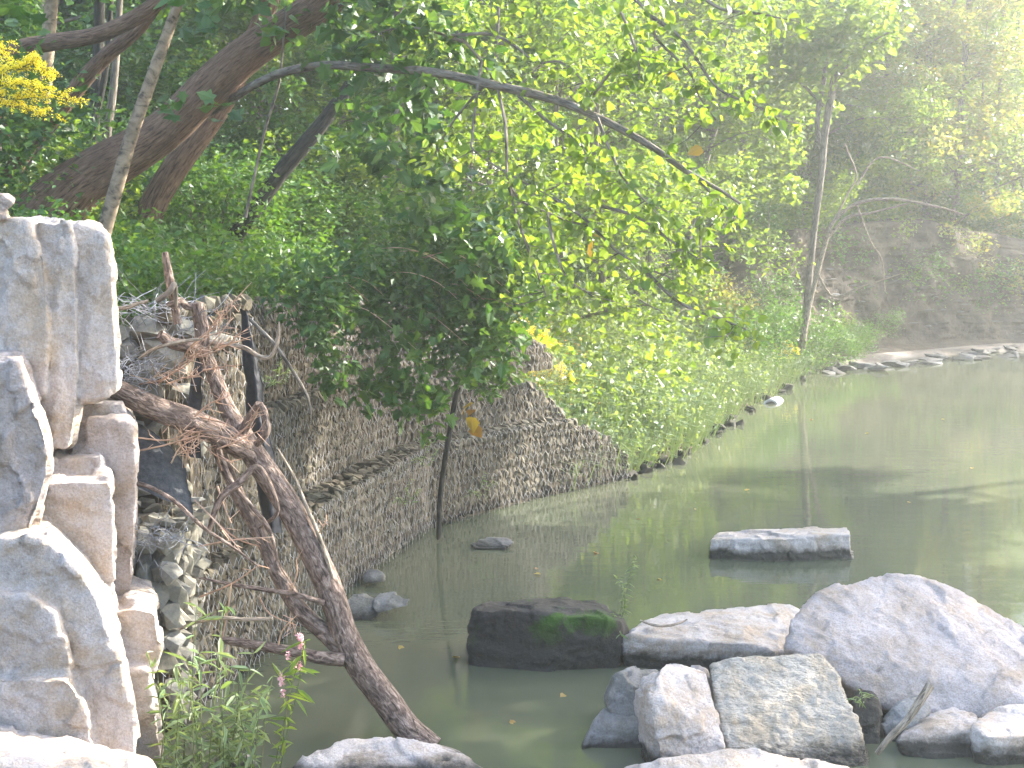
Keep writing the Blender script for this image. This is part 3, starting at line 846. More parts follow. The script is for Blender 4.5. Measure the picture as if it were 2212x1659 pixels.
rock(BL, 'big rounded block with a sloping shoulder at the lower left', M['lime'], [
    prism([(-160, 1200), (46, 1158), (106, 1170), (172, 1234), (228, 1312), (250, 1375), (270, 1470), (292, 1570), (300, 1660), (-160, 1680)], 7.4, .9),
    prism([(-160, 1290), (60, 1285), (120, 1326), (150, 1436), (168, 1500), (-160, 1510)], 7.31, .6),
    prism([(-160, 1462), (150, 1470), (186, 1540), (216, 1680), (-160, 1700)], 7.22, .6)],
    36, voxel=0.022, **BK)
rock(BL, 'grey block at the foot of the stack beside the weeds', M['lime'], [
    prism([(225, 1322), (290, 1313), (340, 1325), (347, 1400), (330, 1456), (225, 1475)], 8.1, .8),
    prism([(235, 1440), (318, 1448), (324, 1580), (362, 1700), (235, 1720)], 8.03, .8)], 37, voxel=0.02, **BK)
rock(BL, 'broad white topped block along the bottom left corner', M['lime'], D([
    (-140, 1560, .6), (40, 1565, .7), (150, 1590, .6), (240, 1625, .5), (330, 1640, .45), (352, 1690, .3), (-140, 1640, .0), (100, 1660, .0), (340, 1800, .1), (-140, 1820, -.1), (0, 1650, 1.1), (320, 1700, 1.0)], 6.55),
    38, voxel=0.022, **BK)
rock('wood_chunk', 'splintered pale wood chunk standing on the top block', M['wood_chunk'], [D([
    (-40, 490, .0), (18, 474, -.05), (26, 472, .1), (14, 452, .0), (-40, 440, .0), (-40, 470, .3), (20, 470, .25)], 8.2),
    D([(-40, 425, .05), (2, 420, .0), (20, 421, .05), (33, 430, .05), (28, 440, .0), (12, 456, .0), (-20, 470, .0), (10, 440, .25), (-40, 440, .25)], 8.2)],
    39, voxel=0.008, amp=.01, freq=6, smooth=1, chips=0, cat='wood', step=.012, flute=.01)

# ------------------------------------------------------------------ gabion wall
rngs = np.random.default_rng(77)
def unit_stone(rng):
    bm = bmesh.new()
    for _ in range(15):
        v = rng.normal(size=3); v /= np.abs(v).max() ** 0.75 * np.linalg.norm(v) ** 0.25
        bm.verts.new(v * 0.5 * rng.uniform(.85, 1))
    bmesh.ops.convex_hull(bm, input=bm.verts)
    bmesh.ops.delete(bm, geom=[v for v in bm.verts if not v.link_faces], context='VERTS')
    bm.verts.index_update()
    V = np.array([tuple(v.co) for v in bm.verts]); F = np.array([[v.index for v in f.verts] for f in bm.faces if len(f.verts) == 3])
    bm.free()
    V -= (V.max(0) + V.min(0)) / 2
    V /= (V.max(0) - V.min(0))
    return V, F
STONES = [unit_stone(rngs) for _ in range(9)]
STONE_ME = {}
def stone_mesh(i, mat):
    if (i, mat) not in STONE_ME:
        t = MB(); t.add(*STONES[i]); me = t.mesh('stone'); me.materials.append(M[mat]); STONE_ME[(i, mat)] = me
    return STONE_ME[(i, mat)]

WPATH = LB[2:7]                                   # corner near the camera to the far end
WL = np.concatenate([[0], np.cumsum(np.linalg.norm(np.diff(WPATH, axis=0), axis=1))])
def wpt(s, off):
    """point on the wall face line: s metres along, off metres into the bank; also the direction"""
    s_ = np.clip(s, 0, WL[-1] - 1e-6)
    i = int(np.searchsorted(WL, s_, side='right') - 1)
    d = WPATH[i + 1] - WPATH[i]; d = d / np.linalg.norm(d)
    # blended direction near the corners
    e = min(0.8, WL[i + 1] - WL[i])
    if s_ > WL[i + 1] - e / 2 and i + 2 < len(WPATH):
        d2 = WPATH[i + 2] - WPATH[i + 1]; d2 /= np.linalg.norm(d2)
        f = 0.5 * (s_ - (WL[i + 1] - e / 2)) / (e / 2); d = d * (1 - f) + d2 * f
    elif s_ < WL[i] + e / 2 and i > 0:
        d0 = WPATH[i] - WPATH[i - 1]; d0 /= np.linalg.norm(d0)
        f = 0.5 * (WL[i] + e / 2 - s_) / (e / 2); d = d * (1 - f) + d0 * f
    d /= np.linalg.norm(d)
    p = WPATH[i] + (WPATH[i + 1] - WPATH[i]) / (WL[i + 1] - WL[i]) * (s_ - WL[i]) + (s - s_) * d
    nrm = np.array([-d[1], d[0]])
    return p + nrm * off, d

END = WL[-1]
wall = empty('gabion_wall', (WPATH[1][0], WPATH[1][1], -.2))
tag(wall, 'tiered gabion wall of stones caged in wire along the left bank', 'wall')
tiers = [   # z0, top(s), setback, s0, s1
    (-.25, lambda s: 0.92 - 0.95 * max(0, s - 8.6) ** 1.3 / 2.2, 0.0, -.1, 9.9),
    (0.0, lambda s: 1.72 - 0.10 * max(0, s - 5) - 0.62 * max(0, s - 8.4) ** 1.25, 0.45, 1.9, 10.9),
    (1.45, lambda s: 2.62 - 0.1 * max(0, s - 5.5) - .5 * max(0, s - 8.2), 0.9, 1.7, 9.4)]
cand = []                                         # every stone: position, direction, size, basket
baskets = []
def box_stones(bi, frame, w, h, z0, cw, ch, depth, topf=None):
    """stones over a face given by frame(u) -> point, direction"""
    z = z0
    while True:
        rowh = ch * rngs.uniform(.8, 1.25)
        u, any_ = -rngs.uniform(0, cw), False
        while u < w:
            c = cw * rngs.uniform(.6, 1.5)
            zt = topf(u + c / 2) if topf else z0 + h
            if z + rowh * .45 < zt and u + c / 2 < w:
                any_ = True
                p, d = frame(u + c / 2)
                hh = min(rowh * rngs.uniform(.85, 1.25), zt - z + .05)
                cand.append(((p[0], p[1], z + rowh / 2 + rngs.normal() * .012), d, (c * 1.03, depth, hh * 1.03), bi))
            u += c
        z += rowh
        if not any_ or z > z0 + h + .3: break

def core(bi, name, s0, s1, off, z0, topf, depth=0.85, n=40):
    t = MB()
    ss = np.linspace(s0, s1, n)
    F, T, B, Z0 = [], [], [], []
    for s in ss:
        a, d = wpt(s, off + .03); b, d = wpt(s, off + depth)
        zt = max(topf(s) - .04, z0 + .02)
        F.append((a[0], a[1], z0)); T.append((a[0], a[1], zt)); B.append((b[0], b[1], zt)); Z0.append((b[0], b[1], z0))
    V = np.array(F + T + B + Z0); i = np.arange(n - 1)
    for k in range(3):
        t.add(V, np.stack([i + k * n, i + 1 + k * n, i + 1 + (k + 1) * n, i + (k + 1) * n], -1)) if k == 0 else t.F.append(np.stack([i + k * n, i + 1 + k * n, i + 1 + (k + 1) * n, i + (k + 1) * n], -1)) or t.U.append(np.zeros((n - 1, 4, 2)))
    for e in (0, n - 1):
        q = np.array([[e, e + n, e + 2 * n, e + 3 * n]]); t.F.append(q); t.U.append(np.zeros((1, 4, 2)))
    o = t.build(name, M['core'], wall)
    baskets.append(o)
    return o

for bi, (z0, topf, off, s0, s1) in enumerate(tiers):
    core(bi, 'gabion_basket', s0, s1, off, z0, topf)
    box_stones(bi, lambda u, s0=s0, off=off: wpt(s0 + u, off + .03), s1 - s0, 2.0, max(z0, -.1), .07, .105, .085, lambda u, s0=s0, f=topf: f(s0 + u))
    # stones on the exposed ledge
    for r_ in range(3):
        s = s0
        while s < s1:
            c = rngs.uniform(.05, .12)
            p, d = wpt(s + c / 2, off + .06 + r_ * .14 + rngs.normal() * .02)
            if topf(s) > 0.05: cand.append(((p[0], p[1], topf(s + c / 2) - .03 + rngs.normal() * .012), d, (c, .12, .07), bi))
            s += c
# the near unit: an upright face flush from the water to the top, with a lower stepped end
def near_core(x0, x1, y0, y1, z0, z1):
    t = MB()
    V = np.array([(x, y, z) for z in (z0, z1) for y in (y0, y1) for x in (x0, x1)], float)
    t.add(V, np.array([[0, 1, 5, 4], [1, 3, 7, 5], [3, 2, 6, 7], [2, 0, 4, 6], [4, 5, 7, 6]]))
    o = t.build('gabion_basket', M['core'], wall); baskets.append(o)
nb = len(baskets)
c0, dwall = wpt(0.35, 0)
topn = lambda s: 2.62
core(nb, 'gabion_basket', .30, 1.75, 0.28, -.2, topn)
box_stones(nb, lambda u: wpt(.30 + u, .30), 1.47, 2.9, -.1, .10, .14, .13)
nb2 = len(baskets)
# upper near end, broken open, facing the camera
ya, xa = c0[1] + .05, c0[0] - .12
near_core(xa - 1.6, xa - .07, ya + .08, ya + 1.0, -.2, 2.55)
box_stones(nb2, lambda u: (np.array([xa - 1.5 + u, ya]), np.array([1.0, 0])), 1.5, 1.25, 1.45, .21, .13, .2)
for r_ in range(5):
    u = 0
    while u < 1.5:
        c = rngs.uniform(.14, .3)
        cand.append(((xa - 1.5 + u + c / 2, ya + .02 + r_ * .17, 2.56 + rngs.normal() * .02), np.array([math.cos(u), math.sin(u) * .3]), (c, .18, .11), nb2)); u += c
# lower near end standing further out
yb = ya - .78
nb3 = len(baskets)
near_core(xa - 1.6, xa - .07, yb + .08, ya + .1, -.2, 1.36)
box_stones(nb3, lambda u: (np.array([xa - 1.5 + u, yb]), np.array([1.0, 0])), 1.5, 1.5, -.1, .17, .17, .18)
box_stones(nb3, lambda u: (np.array([xa, yb + u]), np.array([0, 1.0])), .85, 1.5, -.1, .13, .16, .16)
for r_ in range(6):
    u = 0
    while u < 1.5:
        c = rngs.uniform(.1, .2)
        cand.append(((xa - 1.5 + u + c / 2, yb + .05 + r_ * .14, 1.37 + rngs.normal() * .02 + (r_ - 2.5) * .015), np.array([math.cos(u * 3), math.sin(u * 3)]), (c, .16, .08), nb3)); u += c

def inview(p):
    v = Vector(p) - EYE
    zc = v.y * math.cos(PITCH) - v.z * math.sin(PITCH)
    yc = v.z * math.cos(PITCH) + v.y * math.sin(PITCH)
    sx, sy = CX + FPX * v.x / zc, CY - FPX * yc / zc
    return sx, sy, zc
score = []
for k, (p, d, sz, bi) in enumerate(cand):
    sx, sy, zc = inview(p)
    hid = sx < 245 or (sx < 290 and sy > 900) or (sx < 340 and sy > 1320)
    score.append(-1 if hid else sz[0] * sz[2] / zc ** 2)
order = np.argsort(score)[::-1]
rest = {}
for rank, k in enumerate(order):
    p, d, sz, bi = cand[k]
    i = int(rngs.integers(len(STONES)))
    yaw = math.atan2(d[1], d[0]) + rngs.normal() * .15
    mat_ = Matrix.Rotation(yaw, 3, 'Z') @ Matrix.Rotation(rngs.normal() * .18, 3, 'Y') @ Matrix.Rotation(rngs.normal() * .15, 3, 'X')
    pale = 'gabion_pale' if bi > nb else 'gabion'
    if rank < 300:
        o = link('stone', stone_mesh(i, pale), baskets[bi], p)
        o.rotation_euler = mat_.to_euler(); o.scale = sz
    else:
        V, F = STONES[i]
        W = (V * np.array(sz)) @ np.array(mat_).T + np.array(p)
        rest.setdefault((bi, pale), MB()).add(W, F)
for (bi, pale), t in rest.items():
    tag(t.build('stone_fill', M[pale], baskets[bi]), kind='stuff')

def wire_net(name, frame, w, z0, topf, parent, hx=.10, hz=.12, r=.0022):
    t = MB()
    nx_, nz_ = int(w / (hx / 1)), int(2.9 / hz) + 1
    segs = []
    for j in range(nz_):
        for i in range(nx_):
            u = (i + .5 * (j % 2)) * hx; z = z0 + j * hz
            a = (u, z); b = (u, z + hz * .5); c = (u + hx / 2, z + hz); d = (u - hx / 2, z + hz)
            segs += [(a, b), (b, c), (b, d)]
    S = np.array(segs)
    keep = [(min(max(u0, 0), w), min(max(u1, 0), w), za, zb) for (u0, za), (u1, zb) in S if za < topf(u0) and 0 < u0 < w]
    A, B = [], []
    for u0, u1, za, zb in keep:
        p0, d0 = frame(u0); p1, d1 = frame(u1)
        A.append((p0[0], p0[1], za)); B.append((p1[0], p1[1], zb))
    A, B = np.array(A), np.array(B)
    A = A + rngs.normal(size=A.shape) * .006; B = B + rngs.normal(size=B.shape) * .006
    T = B - A; T /= np.linalg.norm(T, axis=1)[:, None]
    n1 = np.cross(T, np.array([.3, -.9, .2])); n1 /= np.linalg.norm(n1, axis=1)[:, None]; n2 = np.cross(T, n1)
    n = len(A)
    ring = [n1 * r, -n1 * .5 * r + n2 * .87 * r, -n1 * .5 * r - n2 * .87 * r]
    V = np.concatenate([A + q for q in ring] + [B + q for q in ring])
    k = np.arange(n)
    F = np.concatenate([np.stack([k + a * n, k + b * n, k + (b + 3) * n, k + (a + 3) * n], -1) for a, b in ((0, 1), (1, 2), (2, 0))])
    t.add(V, F)
    return tag(t.build(name, M['wire'], parent), kind='stuff')
for bi, (z0, topf, off, s0, s1) in enumerate(tiers):
    wire_net('wire_mesh', lambda u, s0=s0, off=off: wpt(s0 + u, off - .055), s1 - s0, max(z0, 0), lambda u, s0=s0, f=topf: f(s0 + u), baskets[bi])
wire_net('wire_mesh', lambda u: wpt(.3 + u, .22), 1.45, 0, lambda u: 2.6, baskets[nb])
wire_net('wire_mesh', lambda u: (np.array([xa - 1.5 + u, yb - .12]), 0), 1.55, 0, lambda u: 1.38, baskets[nb3], r=.003)

# torn wire bundle and rootlets on the near end
def wisps(name, boxes, parent, mat, seed, r=.002, curl=.12, label=None, cat=None, kind=None):
    rng = np.random.default_rng(seed)
    t = MB()
    for (c, ext, n, ln) in boxes:
        for _ in range(n):
            p = np.array(tuple(c)) + rng.uniform(-1, 1, 3) * np.array(ext)
            d = rng.normal(size=3); d[2] *= .5; d /= np.linalg.norm(d)
            L_ = ln * rng.uniform(.5, 1.3)
            pts = [p]
            for _k in range(3):
                d = d + rng.normal(size=3) * curl * 3; d /= np.linalg.norm(d)
                pts.append(pts[-1] + d * L_ / 3)
            tube(t, pts, [r, r, r * .9, r * .7], seg=3, k=2)
    return tag(t.build(name, mat, parent), label, cat, kind=kind)
wisps('torn_wire', [(P(330, 665, 9.5), (.25, .25, .03), 90, .3), (P(300, 800, 9.0), (.14, .12, .10), 110, .22), (P(400, 700, 9.4), (.08, .1, .12), 30, .3), (P(340, 1160, 8.7), (.22, .08, .04), 90, .18)],
      baskets[nb2], M['wire'], 5, r=.0028, kind='stuff')

# hanging dry rootlets down the face
t = MB()
nR = 4200
for _ in range(1):
    s = rngs.uniform(-.1, 9.6, nR); ti = rngs.integers(0, 3, nR)
    A, T_ = [], []
    for a, b in zip(s, ti):
        z0, topf, off, s0, s1 = tiers[b]
        o_ = off - .035 if a > 1.7 else .2
        p, d = wpt(a, o_ + rngs.normal() * .015)
        zt = topf(a) if a > 1.7 else 2.6
        z = rngs.uniform(max(z0, 0.05), max(zt, .1))
        A.append((p[0], p[1], z)); T_.append(d)
    A = np.array(A); T_ = np.array(T_)
    ln = rngs.uniform(.06, .32, nR)[:, None] * np.array([0, 0, -1.0]) + np.c_[T_ * rngs.normal(size=(nR, 1)) * .04, np.zeros(nR)]
    B = A + ln; B[:, 2] = np.maximum(B[:, 2], 0.01)
    w = np.c_[T_ * .003, np.zeros(nR)]
    V = np.concatenate([A - w, A + w, B + w * .4, B - w * .4]); k = np.arange(nR)
    t.add(V, np.stack([k, k + nR, k + 2 * nR, k + 3 * nR], -1))
tag(t.build('rootlets', M['root'], wall), kind='stuff')

# --- cloths hanging on the wall, and a sheet for the dark gap
def cloth(name, label, mat, cols, thick=.012, cat='cloth', parent=None):
    """a draped strip: cols are lists of (x, y, depth) down each long edge"""
    t = MB()
    G = np.array([[tuple(P(*q)) for q in c] for c in cols])
    nc, nr = G.shape[:2]
    U = np.linspace(0, nc - 1, nc * 3); W_ = np.linspace(0, nr - 1, nr * 5)
    g = np.zeros((len(U), len(W_), 3))
    for a, u in enumerate(U):
        i = min(int(u), nc - 2); f = u - i
        col = G[i] * (1 - f) + G[i + 1] * f
        for c in range(3): g[a, :, c] = np.interp(W_, np.arange(nr), col[:, c])
    g += (fbm(g.reshape(-1, 3) * 6, 3)[:, None] * np.array([.05, .08, .04])).reshape(g.shape)
    a, b = g.shape[:2]
    V = np.concatenate([g.reshape(-1, 3), g.reshape(-1, 3) + np.array([0, thick, -.002])])
    ix = np.arange(a * b).reshape(a, b)
    q = np.stack([ix[:-1, :-1], ix[1:, :-1], ix[1:, 1:], ix[:-1, 1:]], -1).reshape(-1, 4)
    t.add(V, np.vstack([q, q[:, ::-1] + a * b]))
    rim = list(ix[:, 0]) + list(ix[-1, 1:]) + list(ix[::-1, -1][1:]) + list(ix[0, ::-1][1:-1])
    rim = np.array(rim); rn = np.roll(rim, -1)
    t.F.append(np.stack([rim, rn, rn + a * b, rim + a * b], -1)); t.U.append(np.zeros((len(rim), 4, 2)))
    return tag(t.build(name, mat, parent, smooth=True), label, cat)
cloth('cloth_or_gap_sheet', 'long black cloth strip hanging down the gabion joint', M['fabric_and_gap'], [
    [(515, 668, 10.75), (523, 760, 10.6), (535, 900, 10.45), (552, 1020, 10.3), (566, 1150, 10.2)],
    [(530, 672, 10.6), (545, 760, 10.5), (560, 900, 10.35), (578, 1020, 10.2), (590, 1150, 10.1)],
    [(532, 674, 10.7), (556, 760, 10.6), (576, 900, 10.45), (596, 1020, 10.3), (612, 1150, 10.2)]])
cloth('cloth_or_gap_sheet', 'black sheet standing in for the dark gap of the near gabion', M['fabric_and_gap'], [  # the gap's darkness built as a black sheet
    [(424, 770, 9.6), (412, 830, 9.55), (402, 900, 9.5), (395, 985, 9.45)], [(440, 780, 9.58), (436, 840, 9.52), (432, 910, 9.5), (436, 990, 9.45)]])
cloth('cloth_or_gap_sheet', 'grey netting sagging over stones behind the stepped blocks', M['net'], [
    [(275, 905, 9.1), (272, 960, 9.0), (275, 1000, 8.9), (278, 1040, 8.85)], [(340, 930, 9.1), (345, 980, 8.95), (355, 1030, 8.85), (375, 1090, 8.75)],
    [(400, 1000, 9.1), (402, 1040, 8.95), (412, 1080, 8.85), (425, 1125, 8.75)]])

# ------------------------------------------------------------------ fallen tree against the wall
ft = empty('fallen_tree', PZ(900, 1600, 0.1))
tag(ft, 'fallen dead tree with flaking reddish bark leaning from the water onto the gabions', 'fallen tree')
def limb(parent, name, pts, rad, mat='bark_red', seg=9, rough=.12, seed=1, k=6):
    t = MB(); tube(t, [P(*p) for p in pts], rad, seg=seg, rough=rough, seed=seed, k=k)
    return t.build(name, M[mat], parent, smooth=True)
def pxr(w, d): return w * d / FPX / 2
trunk = limb(ft, 'trunk', [(935, 1620, 8.75), (880, 1575, 8.8), (835, 1515, 8.85), (780, 1440, 8.9), (745, 1370, 8.95), (715, 1280, 9.0), (670, 1180, 9.05), (615, 1080, 9.1), (560, 1000, 9.15), (510, 925, 9.2)],
             [pxr(w, 9) for w in (58, 62, 64, 65, 60, 58, 58, 60, 58, 52)], seg=16, rough=.1, k=8)
limb(ft, 'branch', [(530, 950, 9.2), (490, 880, 9.25), (462, 810, 9.3), (440, 755, 9.32), (436, 710, 9.33), (425, 655, 9.33)], [pxr(w, 9.2) for w in (44, 36, 34, 32, 34, 30)], seg=12, rough=.12, seed=2)
limb(ft, 'branch', [(530, 970, 9.15), (470, 935, 9.05), (400, 905, 8.98), (330, 880, 8.9), (245, 838, 8.85)], [pxr(w, 9) for w in (58, 58, 56, 50, 44)], seg=12, rough=.14, seed=3)
limb(ft, 'branch', [(742, 1405, 8.92), (700, 1365, 8.97), (650, 1320, 9.02), (600, 1240, 9.08), (560, 1150, 9.12), (520, 1080, 9.15), (480, 990, 9.2), (462, 930, 9.2)], [pxr(w, 9) for w in (40, 40, 40, 34, 32, 32, 30, 26)], seg=12, rough=.14, seed=4)
limb(ft, 'branch', [(742, 1425, 8.85), (690, 1420, 8.82), (640, 1408, 8.8), (560, 1395, 8.8), (480, 1382, 8.8)], [pxr(w, 8.8) for w in (32, 28, 24, 22, 17)], seg=10, seed=5)
limb(ft, 'branch', [(700, 1302, 8.9), (640, 1285, 8.85), (580, 1275, 8.8), (500, 1262, 8.75), (430, 1248, 8.7)], [pxr(w, 8.8) for w in (14, 12, 11, 9, 5)], seg=6, seed=6)
limb(ft, 'branch', [(545, 985, 9.05), (500, 965, 8.95), (450, 935, 8.9), (420, 915, 8.88)], [pxr(w, 9) for w in (20, 18, 17, 15)], seg=8, seed=7)
limb(ft, 'branch', [(555, 960, 9.05), (575, 930, 9.0), (570, 890, 9.0), (560, 872, 9.0)], [pxr(w, 9) for w in (18, 18, 17, 15)], seg=8, seed=8)
limb(ft, 'branch', [(525, 930, 9.1), (545, 895, 9.05), (560, 872, 9.0)], [pxr(w, 9) for w in (24, 22, 18)], seg=8, seed=9)
limb(ft, 'branch', [(455, 740, 9.3), (490, 745, 9.25), (530, 752, 9.2), (560, 770, 9.15), (585, 770, 9.12), (600, 735, 9.1), (603, 695, 9.1)], [pxr(w, 9.2) for w in (14, 12, 10, 10, 9, 7, 4)], mat='stick', seg=7, seed=10)
limb(ft, 'branch', [(445, 765, 9.3), (410, 750, 9.2), (370, 740, 9.1), (345, 722, 9.05)], [pxr(w, 9.2) for w in (30, 28, 26, 22)], seg=9, seed=11)
limb(ft, 'branch', [(430, 660, 9.33), (405, 662, 9.3), (390, 650, 9.25), (375, 655, 9.2), (362, 660, 9.2)], [pxr(w, 9.2) for w in (16, 16, 15, 14, 13)], seg=8, seed=12)
limb(ft, 'branch', [(560, 1140, 9.0), (600, 1100, 8.9), (560, 1010, 8.9), (520, 1040, 8.85), (475, 1080, 8.8), (450, 1150, 8.8)], [pxr(w, 9) for w in (8, 10, 12, 18, 16, 10)], seg=7, seed=13)
limb(ft, 'branch', [(470, 960, 9.0), (500, 1040, 8.9), (540, 1090, 8.85), (580, 1140, 8.82), (600, 1210, 8.8)], [pxr(w, 9) for w in (12, 12, 11, 9, 6)], seg=6, seed=14)
limb(ft, 'branch', [(720, 1250, 8.95), (690, 1160, 9.0), (660, 1090, 9.05), (640, 1040, 9.1), (600, 970, 9.1)], [pxr(w, 9) for w in (9, 10, 9, 8, 6)], mat='stick', seg=6, seed=15)
# dry needle-like twigs
def twigs(parent, name, bases, seed, r=.0034, ln=.2, n=6):
    rng = np.random.default_rng(seed)
    for (x0, y0, x1, y1, d) in bases:
        t = MB()
        a, b = np.array(P(x0, y0, d)), np.array(P(x1, y1, d - .12))
        tube(t, [a, (a + b) / 2 + rng.normal(size=3) * .02, b], [r * 1.8, r * 1.5, r], seg=4, k=3)
        ax = (b - a) / np.linalg.norm(b - a)
        for k in range(n):
            f = rng.uniform(.15, 1)
            p = a + (b - a) * f
            q = ax * rng.uniform(.3, .8) + rng.normal(size=3) * .5
            q /= np.linalg.norm(q)
            tube(t, [p, p + q * ln * rng.uniform(.25, .7)], [r, r * .5], seg=3, k=1)
        t.build(name, M['twig'], parent)
twigs(ft, 'dry_twig', [(400, 790, 500, 690, 9.1), (410, 770, 520, 735, 9.05), (380, 800, 470, 700, 9.1), (420, 745, 505, 660, 9.15), (340, 830, 440, 750, 9.0), (430, 770, 520, 720, 9.0), (450, 715, 515, 640, 9.2),
                        (440, 800, 500, 790, 9.0), (300, 830, 400, 790, 8.95), (360, 830, 430, 810, 9.0)], 3, n=16)
twigs(ft, 'dry_twig', [(380, 960, 470, 930, 8.9), (400, 930, 540, 960, 8.9), (430, 900, 520, 940, 8.95), (500, 950, 560, 880, 8.95), (420, 900, 480, 860, 8.9), (470, 970, 560, 930, 8.9), (370, 1000, 440, 940, 8.9),
                        (400, 1010, 430, 940, 8.95), (440, 960, 500, 1000, 8.95), (410, 990, 390, 930, 8.9)], 4, n=10)
twigs(ft, 'dry_twig', [(292, 945, 420, 925, 8.7), (292, 975, 430, 940, 8.7), (470, 1130, 560, 1180, 8.8), (430, 1290, 560, 1220, 8.8), (560, 1290, 640, 1350, 8.85), (480, 1380, 500, 1260, 8.8), (600, 1400, 640, 1330, 8.8),
                        (620, 1290, 640, 1210, 8.85), (690, 1150, 705, 1110, 9.0), (470, 1050, 500, 1130, 8.85), (430, 1180, 590, 1160, 8.8), (420, 1080, 520, 1190, 8.75)], 6, n=4, ln=.14)

def stick(name, label, pts, rad, mat='stick', cat='stick', seg=8, seed=2, rough=.12):
    t = MB(); tube(t, [P(*p) for p in pts], rad, seg=seg, rough=rough, seed=seed)
    return tag(t.build(name, M[mat], smooth=True), label, cat)
stick('broken_branch', 'short upright broken branch standing on the near gabion top', [(384, 700, 9.25), (376, 650, 9.25), (366, 600, 9.22), (356, 545, 9.2)], [pxr(w, 9.2) for w in (18, 21, 21, 15)], mat='bark_red', cat='branch')
stick('broken_branch', 'short hooked branch crossing the upright one on the gabion top', [(338, 650, 9.1), (355, 640, 9.1), (370, 625, 9.1), (376, 615, 9.12), (378, 630, 9.15), (380, 660, 9.2)], [pxr(w, 9.1) for w in (12, 13, 13, 13, 12, 10)], mat='bark_grey', cat='branch')
stick('stick', 'thin bare pole leaning against the wall with its foot in the water', [(948, 1165, 14.6), (950, 1080, 14.55), (962, 990, 14.45), (975, 910, 14.35), (990, 835, 14.3)], [pxr(w, 14.4) for w in (11, 12, 12, 12, 13)], mat='bark_dark', cat='stick')
stick('stick', 'slender arched cane bending over the gabion face', [(540, 690, 10.6), (590, 740, 10.4), (625, 790, 10.3), (650, 830, 10.3), (665, 860, 10.3), (672, 895, 10.3)], [pxr(w, 10.4) for w in (8, 8, 7, 7, 6, 4)], mat='bark_grey')
stick('driftwood_stick', 'pale driftwood stick propped between boulders at the right', [(1894, 1628, 8.4), (1925, 1590, 8.4), (1960, 1555, 8.42), (1990, 1510, 8.45), (2008, 1482, 8.5)], [pxr(w, 8.4) for w in (12, 17, 18, 20, 22)], cat='driftwood')
stick('stick', 'small curved twig lying on the low flat boulder', [(1383, 1340, 10.5), (1410, 1350, 10.45), (1440, 1352, 10.45), (1470, 1345, 10.5), (1484, 1338, 10.55)], [pxr(w, 10.5) for w in (4, 6, 6, 5, 3)])
stick('stick', 'light broken stick lying low on the gabion below the fallen tree', [(388, 1358, 8.7), (430, 1342, 8.65), (480, 1335, 8.6), (530, 1338, 8.6), (588, 1336, 8.6)], [pxr(w, 8.6) for w in (7, 9, 9, 9, 8)])
stick('stick', 'curved pale branch lying over the netting and stones on the near gabion', [(300, 775, 8.95), (330, 755, 8.95), (370, 742, 8.95), (410, 735, 9.0), (440, 732, 9.05)], [pxr(w, 9) for w in (6, 8, 8, 8, 6)])
stick('stick', 'tan stick on the near gabion rim beside the top block', [(246, 668, 9.1), (275, 664, 9.1), (300, 655, 9.15), (320, 650, 9.2)], [pxr(w, 9) for w in (9, 9, 8, 6)])
stick('stick', 'reddish branch sloping down behind the stepped blocks', [(282, 1040, 8.7), (330, 1055, 8.65), (380, 1085, 8.62), (440, 1140, 8.6), (500, 1180, 8.6), (560, 1225, 8.6)], [pxr(w, 8.6) for w in (14, 10, 9, 9, 7, 4)], mat='bark_red')

